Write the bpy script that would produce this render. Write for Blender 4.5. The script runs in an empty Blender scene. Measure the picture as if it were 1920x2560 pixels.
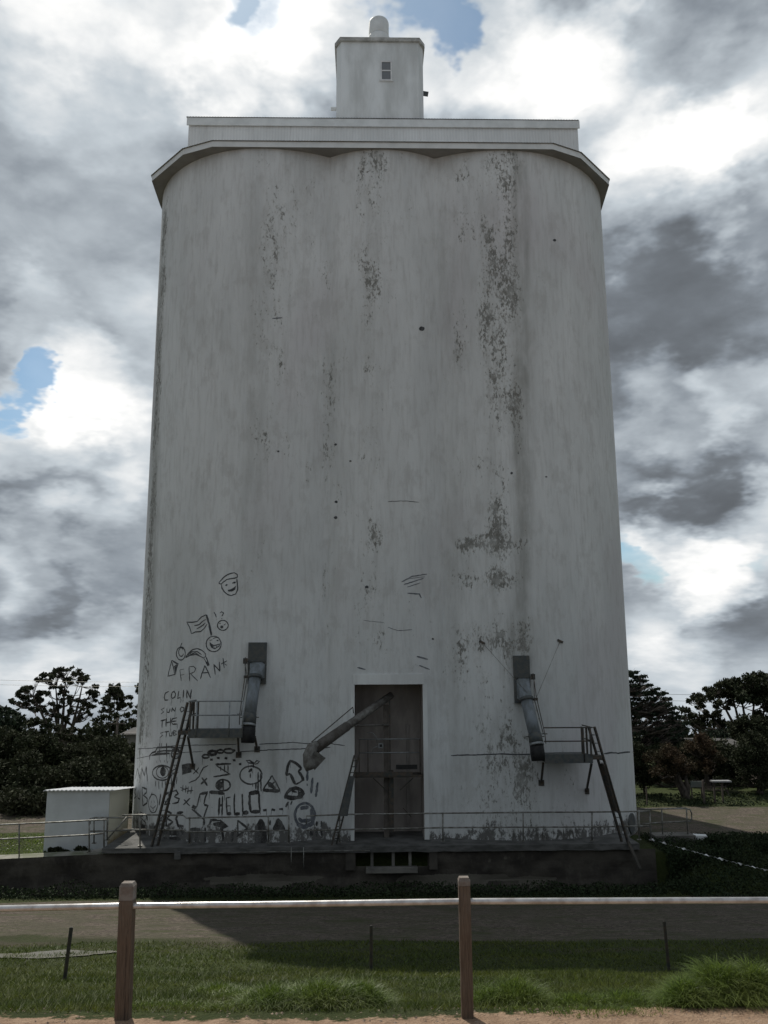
import bpy, math, random
import numpy as np
from mathutils import Matrix, Vector, noise as mnoise
random.seed(7); rng = np.random.default_rng(7)
C = bpy.context.scene
COL = C.collection
# ------------------------------------------------------------------ camera
FPX = 2072.0; PITCH = math.radians(10.8); ROLL = math.radians(0.3)
H = 5.93                                  # eye height above the silo platform (z = 0)
CAM = np.array([0.0, 0.0, H])
Fv = np.array([0, math.cos(PITCH), math.sin(PITCH)]); Uv = np.array([0, -math.sin(PITCH), math.cos(PITCH)]); Rv = np.array([1.0, 0, 0])
cr, sr = math.cos(ROLL), math.sin(ROLL)
camX = cr*Rv - sr*Uv; camY = sr*Rv + cr*Uv
cam = bpy.data.cameras.new('camera'); co = bpy.data.objects.new('camera', cam); COL.objects.link(co)
cam.sensor_fit = 'VERTICAL'; cam.sensor_height = 24; cam.lens = FPX/2560*24; cam.clip_start = .1; cam.clip_end = 5000
M = Matrix.Identity(4)
for i in range(3):
    M[i][0] = camX[i]; M[i][1] = camY[i]; M[i][2] = -Fv[i]; M[i][3] = CAM[i]
co.matrix_world = M; C.camera = co
def ray(x, y):
    a = (x-960)/FPX; b = -(y-1280)/FPX
    d = Fv + a*camX + b*camY
    return d/d[1]
def PD(x, y, D):                          # world point seen at survey coordinate (x, y), D metres ahead
    return CAM + ray(x, y)*D
# ------------------------------------------------------------------ light
SUN_EL = math.radians(51.5); SUN_AZ = math.radians(22.5)   # sun behind the silo, to the left
sd = np.array([-math.cos(SUN_EL)*math.sin(SUN_AZ), math.cos(SUN_EL)*math.cos(SUN_AZ), math.sin(SUN_EL)])
sl = bpy.data.lights.new('sun', 'SUN'); sl.energy = 3.8; sl.angle = math.radians(.6); sl.color = (1, .95, .86)
so = bpy.data.objects.new('sun', sl); COL.objects.link(so)
so.rotation_euler = Vector(sd).to_track_quat('Z', 'Y').to_euler()
C.view_settings.view_transform = 'Standard'; C.view_settings.look = 'None'; C.view_settings.exposure = 0; C.view_settings.gamma = 1
# ------------------------------------------------------------------ world : clouds over a Nishita sky
def world():
    w = bpy.data.worlds.new('World'); C.world = w; w.use_nodes = True
    nt = w.node_tree; N = nt.nodes; L = nt.links; N.clear()
    def n(t, **k):
        o = N.new(t)
        for a, b in k.items(): setattr(o, a, b)
        return o
    def sock(s, v):
        if isinstance(v, (int, float)): s.default_value = v
        elif isinstance(v, tuple): s.default_value = v
        else: L.new(v, s)
    def m(op, a, b=None, clamp=False):
        o = n('ShaderNodeMath', operation=op, use_clamp=clamp); sock(o.inputs[0], a)
        if b is not None: sock(o.inputs[1], b)
        return o.outputs[0]
    def smax(a, b, k):
        o = n('ShaderNodeMath', operation='SMOOTH_MAX'); sock(o.inputs[0], a); sock(o.inputs[1], b); o.inputs[2].default_value = k; return o.outputs[0]
    def vm(op, a, b=None):
        o = n('ShaderNodeVectorMath', operation=op); sock(o.inputs[0], a)
        if b is not None: sock(o.inputs[1], b)
        return o
    def mr(v, a, b, c, d, smooth=True):
        o = n('ShaderNodeMapRange'); o.interpolation_type = 'SMOOTHSTEP' if smooth else 'LINEAR'
        sock(o.inputs[0], v)
        for i, q in enumerate((a, b, c, d)): sock(o.inputs[i+1], q)
        return o.outputs[0]
    def noi(vec, scale, det=6, rough=.55, dist=0.):
        o = n('ShaderNodeTexNoise'); L.new(vec, o.inputs['Vector']); o.inputs['Scale'].default_value = scale
        o.inputs['Detail'].default_value = det; o.inputs['Roughness'].default_value = rough; o.inputs['Distortion'].default_value = dist
        return o
    tc = n('ShaderNodeTexCoord'); d = vm('NORMALIZE', tc.outputs['Generated']).outputs[0]
    sp = n('ShaderNodeSeparateXYZ'); L.new(d, sp.inputs[0])
    cx = n('ShaderNodeCombineXYZ'); L.new(sp.outputs[0], cx.inputs[0]); L.new(sp.outputs[1], cx.inputs[1]); L.new(m('MULTIPLY', m('POWER', m('MAXIMUM', m('ADD', sp.outputs[2], .05), .001), .8), 2.0), cx.inputs[2])
    plane = cx.outputs[0]
    # domain warp so cloud masses get ragged billowing edges
    w1 = noi(plane, 4, 5, .58)
    off = vm('SCALE', vm('SUBTRACT', w1.outputs['Color'], (.5, .5, .5)).outputs[0]); off.inputs['Scale'].default_value = .26
    w2 = noi(plane, 14, 4, .6)
    off2 = vm('SCALE', vm('SUBTRACT', w2.outputs['Color'], (.5, .5, .5)).outputs[0]); off2.inputs['Scale'].default_value = .075
    dw = vm('NORMALIZE', vm('ADD', vm('ADD', d, off.outputs[0]).outputs[0], off2.outputs[0]).outputs[0]).outputs[0]
    def blobs(lst, base):
        acc = base
        for (x, y, r, amp) in lst:        # survey coords on the 1659 wide sheet, radius in degrees
            v = ray(x/.864, y/.864); v = v/np.linalg.norm(v)
            dp = vm('DOT_PRODUCT', dw, tuple(float(q) for q in v)).outputs['Value']
            g = mr(dp, math.cos(math.radians(r)), math.cos(math.radians(r*.12)), 0., float(amp*.82 if amp > 0 else amp*.62))
            acc = m('ADD', acc, g)
        return acc
    big = noi(plane, 3.2, 5, .55).outputs['Fac']
    wv = vm('SCALE', vm('SUBTRACT', w2.outputs['Color'], (.5, .5, .5)).outputs[0]); wv.inputs['Scale'].default_value = .16
    vo = n('ShaderNodeTexVoronoi', feature='F1', normalize=True); L.new(vm('ADD', plane, wv.outputs[0]).outputs[0], vo.inputs['Vector']); vo.inputs['Scale'].default_value = 6.5; vo.inputs['Detail'].default_value = 1.5; vo.inputs['Roughness'].default_value = .5
    billow = m('SUBTRACT', .95, m('MULTIPLY', vo.outputs['Distance'], 1.5))
    fine0 = noi(plane, 8.5, 6, .56, .3).outputs['Fac']
    fine = m('ADD', m('MULTIPLY', fine0, .6), m('MULTIPLY', billow, .4))
    lum0 = m('ADD', m('MULTIPLY', m('SUBTRACT', big, .5), SKY_BIG), m('MULTIPLY', m('SUBTRACT', fine, .5), SKY_FINE))
    lum = m('MULTIPLY', smax(blobs(SKY_LUM, m('ADD', m('MULTIPLY', lum0, .7), SKY_BASE)), .15, .22), m('ADD', 1., m('ADD', m('MULTIPLY', m('SUBTRACT', fine, .5), .85), m('MULTIPLY', m('SUBTRACT', big, .5), 1.1))))
    hole = blobs(SKY_HOLES, m('MULTIPLY', m('SUBTRACT', fine, .5), 1.5))
    # the half of the sky behind the camera: an even lower grey overcast
    back = mr(sp.outputs[1], -.25, .3, 0., 1.)
    lumb = m('ADD', SKY_BACK, m('MULTIPLY', m('SUBTRACT', big, .5), .12))
    mixl = m('ADD', m('MULTIPLY', lum, back), m('MULTIPLY', lumb, m('SUBTRACT', 1., back)))
    mixl = m('MINIMUM', m('MAXIMUM', mixl, .09), 1.25)
    cl = n('ShaderNodeValToRGB'); L.new(mixl, cl.inputs[0])
    e = cl.color_ramp.elements
    e[0].position = 0; e[0].color = (.0, .0, .0, 1); e[1].position = 1; e[1].color = (1., 1., .99, 1)
    for p, c_ in ((.1, (.092, .1, .11, 1)), (.3, (.265, .3, .34, 1)), (.6, (.55, .605, .65, 1))):
        k = e.new(p); k.color = c_
    gain = m('MAXIMUM', mixl, 1.)
    cb = n('ShaderNodeBackground'); L.new(cl.outputs[0], cb.inputs[0]); L.new(gain, cb.inputs[1])
    sky = n('ShaderNodeTexSky', sky_type='NISHITA'); sky.sun_disc = False; sky.sun_elevation = SUN_EL
    sky.sun_rotation = -SUN_AZ; sky.air_density = 1.0; sky.dust_density = .6; sky.ozone_density = 1.5
    sb = n('ShaderNodeBackground'); tint = n('ShaderNodeMix', data_type='RGBA', blend_type='MULTIPLY'); tint.inputs[0].default_value = 1; L.new(sky.outputs[0], tint.inputs[6]); tint.inputs[7].default_value = (.86, 1.04, 1.04, 1); L.new(tint.outputs[2], sb.inputs[0]); sb.inputs[1].default_value = .085
    mix = n('ShaderNodeMixShader'); L.new(m('MULTIPLY', mr(hole, .42, 1.05, 0., .92), back, True), mix.inputs[0])
    L.new(cb.outputs[0], mix.inputs[1]); L.new(sb.outputs[0], mix.inputs[2])
    out = n('ShaderNodeOutputWorld'); L.new(mix.outputs[0], out.inputs[0])
SKY_BASE = .4; SKY_BIG = .5; SKY_FINE = .55; SKY_BACK = .36
SKY_HOLES = [(500, 20, 2.4, .7), (590, 45, 3.4, .85), (880, 15, 3.6, 1.1), (930, -50, 4, .8), (45, 800, 2.6, .85), (10, 850, 2.6, .8), (50,760,2,.5), (1365, 1212, 2.2, 1.0), (1640, 1205, 1.6, .6), (250, -250, 9, .7), (1100, 90, 1.6, .5)]
SKY_LUM = [
 (250, -80, 11, .4), (60, -20, 6, .2), (430, 40, 5, .3), (640, 160, 5.5, .65), (740, 20, 6, .55), (560, 130, 5, .4),
 (1030, 90, 7, .65), (1180, 120, 6, .45), (1300, 200, 7, .35), (1450, 60, 8, .05), (1630, 60, 9, -.18), (1480, 400, 6, .5), (1640, 230, 6, .3), (1600, 330, 5, .35),
 (130, 230, 11, .12), (330, 280, 9, .04), (130, 430, 10, .02), (300, 520, 8, .0), (700, 220, 5, -.1), (60, 560, 7, -.06), (1150, 240, 7, -.08),
 (1340, 560, 7, -.2), (1500, 540, 7, -.14), (1570, 640, 5, .16), (1420, 740, 8, -.25), (1620, 800, 9, -.3), (1600, 620, 6, -.15), (1380, 830, 5, -.15),
 (60, 690, 5, .35), (160, 820, 5, .45), (40, 930, 5, .55), (210, 960, 5, .3), (290, 800, 5, .1), (330,640,4,.15),
 (60, 1010, 5, -.35), (110, 1090, 5, -.2), (1420, 930, 5, .45), (1600, 900, 5, .45), (1480, 1020, 5.5, -.32), (1400, 1090, 5, -.28), (1600, 1060, 4, -.1),
 (60, 1180, 4, .35), (200, 1110, 4, .25), (120, 1225, 3.2, -.3), (250, 1230, 3, -.1), (1480, 1210, 4.5, .5), (1620, 1170, 4, .35), (1360, 1180, 3, .3),
 (80, 1320, 4, -.1), (200, 1370, 4, .25), (60, 1430, 4, .3), (1400, 1330, 4, .2), (1580, 1380, 4, -.1), (1450, 1440, 5, .3), (1600, 1290, 3.5, -.15), (1500,1280,3,.2)]
world()
# ------------------------------------------------------------------ materials
MATS = {}
class MT:
    def __init__(s, name):
        s.m = bpy.data.materials.new(name); s.m.use_nodes = True; s.nt = s.m.node_tree; s.N = s.nt.nodes; s.L = s.nt.links
        s.b = s.N['Principled BSDF']; MATS[name] = s.m; s.tc = s.N.new('ShaderNodeTexCoord')
    def set(s, sock, v):
        if isinstance(v, (int, float)): sock.default_value = v
        elif isinstance(v, tuple): sock.default_value = v if len(v) == 4 or sock.type == 'VECTOR' else (*v, 1)
        else: s.L.new(v, sock)
    def coord(s, scale=(1, 1, 1)):
        o = s.N.new('ShaderNodeMapping'); s.L.new(s.tc.outputs['Object'], o.inputs[0]); o.inputs['Scale'].default_value = scale; return o.outputs[0]
    def noise(s, scale, det=5, rough=.55, st=(1, 1, 1), dist=0):
        o = s.N.new('ShaderNodeTexNoise'); s.L.new(s.coord(st), o.inputs['Vector']); o.inputs['Scale'].default_value = scale
        o.inputs['Detail'].default_value = det; o.inputs['Roughness'].default_value = rough; o.inputs['Distortion'].default_value = dist; return o.outputs['Fac']
    def ramp(s, f, a, b, c=0., d=1., smooth=True):
        o = s.N.new('ShaderNodeMapRange'); s.set(o.inputs[0], f)
        if smooth: o.interpolation_type = 'SMOOTHSTEP'
        for i, v in enumerate((a, b, c, d)): s.set(o.inputs[i+1], v)
        return o.outputs[0]
    def math(s, op, a, b=0., clamp=False):
        o = s.N.new('ShaderNodeMath'); o.operation = op; o.use_clamp = clamp; s.set(o.inputs[0], a); s.set(o.inputs[1], b); return o.outputs[0]
    def mix(s, f, a, b):
        o = s.N.new('ShaderNodeMix'); o.data_type = 'RGBA'; s.set(o.inputs[0], f); s.set(o.inputs[6], a); s.set(o.inputs[7], b); return o.outputs[2]
    def attr(s, name):
        o = s.N.new('ShaderNodeAttribute'); o.attribute_name = name; return o
    def bump(s, h, dist=.02, st=.6):
        o = s.N.new('ShaderNodeBump'); s.L.new(h, o.inputs['Height']); o.inputs['Distance'].default_value = dist; o.inputs['Strength'].default_value = st
        s.L.new(o.outputs[0], s.b.inputs['Normal'])
    def fin(s, col, rough=.8, metal=0., spec=.3):
        s.set(s.b.inputs['Base Color'], col); s.set(s.b.inputs['Roughness'], rough); s.set(s.b.inputs['Metallic'], metal)
        s.b.inputs['Specular IOR Level'].default_value = spec
        return s.m
def simple(name, a, b, scale=4, rough=.75, metal=0., st=(1, 1, 1), lo=.35, hi=.65, bump=0., spec=.3, det=5):
    t = MT(name); n_ = t.noise(scale, det, .6, st); c = t.mix(t.ramp(n_, lo, hi), a, b)
    if bump: t.bump(t.noise(scale*4, 4, .6, st), bump)
    return t.fin(c, rough, metal, spec)
GALV = simple('galvanised_steel', (.3, .32, .33), (.2, .21, .21), 6, .45, .5, bump=.002)
STEEL = simple('weathered_dark_steel', (.055, .06, .058), (.11, .085, .065), 9, .6, .3)
RAILM = simple('weathered_pipe', (.3, .3, .28), (.13, .12, .1), 5, .5, .55)
SPOUT = simple('blue_grey_painted_steel', (.22, .245, .27), (.15, .165, .17), 5, .55, .2, (1, 1, .5), bump=.003)
SPOUTD = simple('dark_green_grey_steel', (.07, .08, .085), (.11, .11, .1), 6, .6, .2)
RUBBER = simple('black_rubber', (.012, .012, .013), (.025, .025, .024), 8, .7)
RUSTY = simple('mottled_rusty_zinc', (.2, .195, .18), (.11, .1, .09), 6, .65, .2, lo=.35, hi=.65)
CONC = simple('weathered_concrete', (.2, .19, .17), (.11, .105, .095), 1.4, .9, st=(1, 1, 2), bump=.01)
CONCD = simple('pit_concrete', (.05, .046, .04), (.09, .08, .068), 1.2, .95, bump=.01)
ROOFM = simple('pale_painted_sheet', (.74, .76, .75), (.62, .64, .63), 1.2, .6)
EDGE = simple('roof_sheet_edge', (.12, .12, .12), (.2, .2, .19), 3, .6)
TIMBER = None
def timber():
    t = MT('brown_treated_timber'); g = t.noise(9, 6, .65, (14, 14, .8)); k = t.noise(2.5, 3)
    c = t.mix(t.ramp(g, .3, .7), (.085, .06, .042), (.15, .107, .076)); c = t.mix(t.ramp(k, .45, .75, 0, .6), c, (.17, .15, .13)); c = t.mix(t.ramp(t.noise(3, 6, .7, (18, 18, .5)), .58, .63, 0, .8), c, (.035, .025, .02))
    t.bump(g, .006); return t.fin(c, .85)
TIMBER = timber()
CAPM = simple('weathered_post_top', (.22, .2, .18), (.15, .12, .1), 14, .85, bump=.002)
BARK = simple('grey_bark', (.12, .1, .085), (.06, .05, .045), 4, .9, st=(3, 3, .6))
def leaf(name, a, b, trans=.0, rough=.85, scale=.7, spec=.12):
    t = MT(name); n_ = t.noise(scale, 3); g = t.N.new('ShaderNodeNewGeometry')
    c = t.mix(t.ramp(n_, .35, .65), a, b); hs = t.N.new('ShaderNodeHueSaturation'); t.L.new(c, hs.inputs['Color'])
    t.L.new(t.ramp(g.outputs['Random Per Island'], 0, 1, .45, 1.55, False), hs.inputs['Value'])
    t.fin(hs.outputs[0], rough, 0, spec)
    if trans:
        tr = t.N.new('ShaderNodeBsdfTranslucent'); t.L.new(hs.outputs[0], tr.inputs[0]); mx = t.N.new('ShaderNodeMixShader'); mx.inputs[0].default_value = trans
        t.L.new(t.b.outputs[0], mx.inputs[1]); t.L.new(tr.outputs[0], mx.inputs[2]); t.L.new(mx.outputs[0], t.N['Material Output'].inputs[0])
    return t.m
GUM = leaf('gum_leaves', (.035, .04, .025), (.05, .055, .035), .15)
PINE = leaf('pine_needles', (.022, .034, .022), (.036, .048, .03), .05)
SCRUB = leaf('scrub_leaves', (.028, .035, .018), (.042, .046, .026), .08, scale=.25)
BROWNB = leaf('brownish_leaves', (.07, .048, .03), (.045, .045, .026), .12, scale=.5)
GREYL = leaf('grey_green_leaves', (.05, .055, .042), (.065, .065, .05), .12, scale=.5)
GRASSB = leaf('grass_blades', (.09, .14, .022), (.13, .165, .036), .4, .5, 1.2, .3)
TURFB = leaf('turf_blades', (.052, .076, .011), (.086, .104, .018), .35, .5, .8, .25)
WEEDM = leaf('weed_leaves', (.024, .038, .018), (.036, .048, .024), .1, .8, .8)
# ------------------------------------------------------------------ mesh builder
class MB:
    def __init__(s): s.v = []; s.f = []; s.sm = []
    def add(s, vs, fs, smooth=False):
        o = len(s.v); s.v.extend([tuple(float(q) for q in p) for p in vs]); s.f.extend([tuple(i+o for i in f) for f in fs]); s.sm.extend([smooth]*len(fs))
    def box(s, a, b):
        x0, y0, z0 = a; x1, y1, z1 = b
        vs = [(x0, y0, z0), (x1, y0, z0), (x1, y1, z0), (x0, y1, z0), (x0, y0, z1), (x1, y0, z1), (x1, y1, z1), (x0, y1, z1)]
        s.add(vs, [(0, 3, 2, 1), (4, 5, 6, 7), (0, 1, 5, 4), (1, 2, 6, 5), (2, 3, 7, 6), (3, 0, 4, 7)])
    def bar(s, p, q, w, h=None, up=(0, 0, 1)):
        p = np.array(p, float); q = np.array(q, float); h = h or w; d = q-p; d /= np.linalg.norm(d)
        up = np.array(up, float); sx = np.cross(d, up)
        if np.linalg.norm(sx) < 1e-3: sx = np.cross(d, (0, 1, 0))
        sx /= np.linalg.norm(sx); uy = np.cross(sx, d)
        vs = [r+sx*a*w/2+uy*b*h/2 for r in (p, q) for a, b in ((-1, -1), (1, -1), (1, 1), (-1, 1))]
        s.add(vs, [(0, 1, 2, 3), (7, 6, 5, 4), (0, 4, 5, 1), (1, 5, 6, 2), (2, 6, 7, 3), (3, 7, 4, 0)])
    def tube(s, pts, r, n=8, caps=True):
        pts = [np.array(p, float) for p in pts]; rs = r if isinstance(r, (list, tuple)) else [r]*len(pts)
        ref = None; vs = []
        for i, p in enumerate(pts):
            d = (pts[min(i+1, len(pts)-1)]-pts[max(i-1, 0)]); d /= (np.linalg.norm(d)+1e-9)
            if ref is None: ref = np.cross(d, (0, 0, 1) if abs(d[2]) < .9 else (1, 0, 0))
            a = ref-d*np.dot(ref, d); a /= (np.linalg.norm(a)+1e-9); b = np.cross(d, a); ref = a
            for k in range(n):
                t = 2*math.pi*k/n; vs.append(p+(a*math.cos(t)+b*math.sin(t))*rs[i])
        fs = []
        for i in range(len(pts)-1):
            for k in range(n):
                k2 = (k+1) % n; fs.append((i*n+k, i*n+k2, (i+1)*n+k2, (i+1)*n+k))
        o = len(s.v); s.add(vs, fs, True)
        if caps:
            s.f.append(tuple(o+k for k in range(n))[::-1]); s.f.append(tuple(o+(len(pts)-1)*n+k for k in range(n))); s.sm += [False, False]
    def prism(s, poly, z0, z1):
        n = len(poly); vs = [(x, y, z0) for x, y in poly]+[(x, y, z1) for x, y in poly]
        s.add(vs, [tuple(range(n))[::-1], tuple(range(n, 2*n))]+[(i, (i+1) % n, n+(i+1) % n, n+i) for i in range(n)])
    def build(s, name, mat, parent=None, off=(0, 0, 0)):
        me = bpy.data.meshes.new(name); off = np.array(off, float)
        V = np.array(s.v, float)-off; me.from_pydata(V.tolist(), [], s.f)
        me.polygons.foreach_set('use_smooth', s.sm); me.materials.append(mat); me.update()
        o = bpy.data.objects.new(name, me); COL.objects.link(o)
        if parent is not None: o.parent = parent
        return o
def tag(o, label=None, cat=None, group=None, kind=None):
    if label: o['label'] = label
    if cat: o['category'] = cat
    if group: o['group'] = group
    if kind: o['kind'] = kind
    return o
# silo frame: x along the face, y into the building, origin at the foot of the middle bin's front
YAW = math.radians(1.2); S0 = np.array([0.0, 30.8, 0.0]); cy, sy = math.cos(YAW), math.sin(YAW)
def l2w(p): return np.array([S0[0]+p[0]*cy-p[1]*sy, S0[1]+p[0]*sy+p[1]*cy, p[2]])
def w2l(p): x, y = p[0]-S0[0], p[1]-S0[1]; return np.array([x*cy+y*sy, -x*sy+y*cy, p[2]])
CL = w2l(CAM); CL[2] = H
def PL(x, y, yl):                         # silo-frame point on the plane y = yl
    r = ray(x, y); d = np.array([r[0]*cy+r[1]*sy, -r[0]*sy+r[1]*cy, r[2]])
    return CL+d*((yl-CL[1])/d[1])
def yw(x):
    c = []
    if abs(x) < 3.15: c.append(4.3-math.sqrt(4.3**2-x*x))
    cx0, R0 = (5.1, 5.22) if x > 0 else (5.0, 5.1)
    t = abs(x)-cx0
    if abs(t) <= R0: c.append((R0-math.sqrt(max(0, R0**2-t*t)))*(.7 if t < 0 else 1))
    return min(c) if c else 5.1
def PW(x, y):
    yl = 0.
    for _ in range(12):
        p = PL(x, y, yl); yl = yl*.3+.7*yw(max(-10.08, min(10.3, p[0])))
    return PL(x, y, yl)
BASE = {}
def empty(name, base, label, cat, group=None, frame='silo'):
    o = bpy.data.objects.new(name, None); COL.objects.link(o); o.empty_display_size = .3
    if frame == 'silo': o.location = l2w(base); o.rotation_euler = (0, 0, YAW)
    else: o.location = tuple(float(q) for q in base)
    BASE[o.name] = [float(q) for q in base]
    tag(o, label, cat, group); return o
def B(o): return BASE[o.name]
# ------------------------------------------------------------------ terrain
def zy(y, D): return H+ray(960, y)[2]*D
PROF = [(-30, 3.9), (4.5, 3.75), (6.5, zy(2524, 6.5)), (7.5, zy(2499, 7.5)), (12, zy(2432, 12)), (18, zy(2342, 18)), (22, zy(2288, 22)), (27, zy(2256, 27)), (29.95, zy(2236, 29.95))]
PX_, PZ_ = [p[0] for p in PROF], [p[1] for p in PROF]
def sstep(a, b, x):
    t = max(0., min(1., (x-a)/(b-a))); return t*t*(3-2*t)
def hgt(x, y):
    f = np.interp(y, PX_, PZ_)
    front = f if y < 30.55 else -1.9
    yard = -.32-.075*max(0, y-46) if y > 30 else -.32
    if x < -9: yard += -.05+.014*max(0, -9-x)*0
    if y > 30.55: base = yard
    else: base = front
    # weedy bank right of the platform: eases down from the road to the track
    if x > 9.0:
        k = sstep(9.0, 11.2, x)
        bank = np.interp(y, [18, 24, 27.5, 31.6, 34], [PZ_at(18), PZ_at(24), -1.15, -.25, -.3]) if 18 < y < 34 else base
        if y > 31.6: bank = yard
        base = base*(1-k)+bank*k if y < 34 else yard
    nz = mnoise.noise(Vector((x*.35, y*.35, 0)))*.05+mnoise.noise(Vector((x*1.3, y*1.3, 5)))*.025
    if 7 < y < 29: base += nz*(1 if y > 8 else .5)
    elif y <= 7: base += nz*.4
    elif y > 32: base += nz*.5
    return base
def PZ_at(y): return float(np.interp(y, PX_, PZ_))
def zones(x, y):
    """r gravel, g bare dirt, b worn or sparse grass"""
    w = mnoise.noise(Vector((x*.18, y*.25, 9)))*1.0
    gr = 0.
    gr = max(gr, sstep(15.6, 19.2, y+w*1.5)*(1-sstep(27.0, 28.6, y+w*.8)))
    if y > 29.9:
        gr = sstep(34.2, 35.4, y+w*.4)*(1-sstep(41.5, 42.6, y+w*.4)) if x < 0 else sstep(33.0, 34.2, y+w*.5)*(1-sstep(39.3, 40.4, y+w*.5))
    di = 1-sstep(6.35, 6.9, y+w*.6+.1)
    wo = sstep(14, 17, y)*(1-sstep(20, 24, y))*.6+max(0, mnoise.noise(Vector((x*.5, y*.9, 3))))*.8
    if 13.5 < y < 16 : wo += .5*max(0, 1-abs(y-15)/1.0)*(1 if x < 1 else .4)
    return gr, di, min(1, wo)
xs = np.unique(np.concatenate([np.linspace(-13, 15, 190), np.linspace(-60, -13, 40), np.linspace(15, 60, 40), np.array([-700, -400, -250, -160, -100, 100, 160, 250, 400, 700])]))
ys = np.unique(np.concatenate([np.array([-30, -15, -5, 0, 3]), np.linspace(4, 14, 90), np.linspace(14, 29.9, 100), np.array([30.2, 30.5, 30.62]), np.linspace(30.8, 46, 70), np.linspace(48, 120, 24), np.array([150, 200, 280, 400, 700, 1200])]))
V = []; Z = []
for y in ys:
    for x in xs: V.append((float(x), float(y), float(hgt(x, y)))); Z.append(zones(x, y))
nx = len(xs); F = [(j*nx+i, j*nx+i+1, (j+1)*nx+i+1, (j+1)*nx+i) for j in range(len(ys)-1) for i in range(nx-1)]
me = bpy.data.meshes.new('ground'); me.from_pydata(V, [], F); me.polygons.foreach_set('use_smooth', [True]*len(F))
at = me.attributes.new('zone', 'FLOAT_COLOR', 'POINT'); at.data.foreach_set('color', np.array([(a, b, c, 1) for a, b, c in Z], 'f').ravel())
t = MT('ground_cover'); za = t.attr('zone'); sp = t.N.new('ShaderNodeSeparateColor'); t.L.new(za.outputs['Color'], sp.inputs[0])
n1 = t.noise(1.1, 6, .6); n2 = t.noise(9, 5, .65); n3 = t.noise(45, 3, .6); n0 = t.noise(.35, 4)
grass = t.mix(t.ramp(n2, .35, .65), (.036, .052, .014), (.054, .068, .02)); grass = t.mix(t.ramp(n0, .4, .65, 0, .6), grass, (.034, .038, .018))
soil = t.mix(t.ramp(n2, .35, .65), (.09, .075, .055), (.06, .052, .038))
edge = t.math('ADD', sp.outputs[2], t.math('SUBTRACT', n2, .5)); grass = t.mix(t.ramp(edge, .45, .95, 0, .75), grass, soil)
gravel = t.mix(t.ramp(t.math('ADD', t.math('MULTIPLY', n3, .5), t.math('MULTIPLY', n2, .5)), .42, .58), (.062, .05, .041), (.17, .142, .115)); gravel = t.mix(t.ramp(n1, .42, .6, 0, .6), gravel, (.08, .078, .05)); gravel = t.mix(t.ramp(t.noise(2.6, 6, .7, (.3, 1, 1)), .52, .62, 0, .7), gravel, (.06, .07, .03))
dirt = t.mix(t.ramp(n2, .35, .7), (.27, .18, .12), (.37, .26, .18)); dirt = t.mix(t.ramp(n3, .6, .75, 0, .6), dirt, (.42, .32, .24))
g_ = t.math('ADD', sp.outputs[0], t.math('MULTIPLY', t.math('SUBTRACT', n1, .5), 1.1)); g_ = t.math('ADD', g_, t.math('MULTIPLY', t.math('SUBTRACT', n3, .5), .7))
d_ = t.math('ADD', sp.outputs[1], t.math('MULTIPLY', t.math('SUBTRACT', n2, .5), 1.1))
col = t.mix(t.ramp(g_, .4, .65), grass, gravel); col = t.mix(t.ramp(d_, .42, .6), col, dirt)
bm = t.N.new('ShaderNodeMath'); bm.operation = 'ADD'; t.L.new(n3, bm.inputs[0]); t.L.new(n2, bm.inputs[1]); t.bump(bm.outputs[0], .05, .9)
me.materials.append(t.fin(col, .95, 0, .15))
ground = bpy.data.objects.new('ground', me); COL.objects.link(ground); tag(ground, kind='structure')
# ------------------------------------------------------------------ silo
PXZ = lambda x, y: PW(x/.864, y/.864)      # helper on the smaller survey sheet
silo = empty('grain_silo', (0, 0, 0), 'tall weathered white grain silo with graffiti around its base and a small rooftop tower', 'grain silo')
ZW = PL(966, 380, 0)[2]                    # wall top
ZE = PL(966, 356, -.12)[2]                  # eave top
ZF = PL(966, 370, -.12)[2]                  # fascia bottom
ZW = ZF+.02
DL = PL(886, 1900, .0)[0]; DR = PL(1060, 1900, .0)[0]; DT = PL(970, 1711, 0)[2]
print('ZE', ZE, 'door', DL, DR, DT)
# front wall grid
gx = set(np.round(np.linspace(-10.1, 10.32, 212), 3).tolist()); gx |= {round(DL, 3), round(DR, 3), -10.095, 10.315, -10.08, 10.3, -10.05, 10.27}
gx = sorted(gx); gz = sorted(set(np.round(np.linspace(-.3, ZW, 270), 3).tolist()) | {round(DT, 3)})
def gs(v, c, w): return math.exp(-((v-c)/w)**2)
def bandz(z, z0, z1, s=.8): return sstep(z0-s, z0+s, z)*(1-sstep(z1-s, z1+s, z))
def LX(x): return PL(x/.864, 1100, .3)[0]
def LZ(y): return PL(960, y/.864, .2)[2]
# wall positions of the stains are read off at mid height because perspective narrows with height
def pt(x, y): p = PXZ(x, y); return p[0], p[2]
SOFT = []   # (x, halfwidth, z0, z1, amount)
for x, y0, y1, w, a in ((550, 420, 1250, 22, .55), (640, 330, 700, 25, .3), (715, 420, 1500, 14, .35), (795, 360, 1250, 30, .3), (845, 1000, 1600, 18, .2), (962, 420, 1500, 20, .45), (1000, 420, 1300, 22, .35),
                        (1060, 420, 1400, 20, .45), (1125, 325, 1450, 20, .95), (1150, 600, 1400, 8, .4), (985, 1300, 1800, 12, .35), (590, 1500, 1700, 8, .7), (575, 1480, 1690, 10, .4), (1135, 1340, 1430, 30, .8), (1120, 1400, 1520, 26, .3), (930, 1500, 1780, 7, .6), (1250, 500, 900, 30, .15), (450, 600, 1100, 60, .1)):
    a0 = pt(x, y0); a1 = pt(x, y1); SOFT.append((a0, a1, w/.864/2072*33.5, a if a > .65 else a*.7))
PEEL = []
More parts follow.
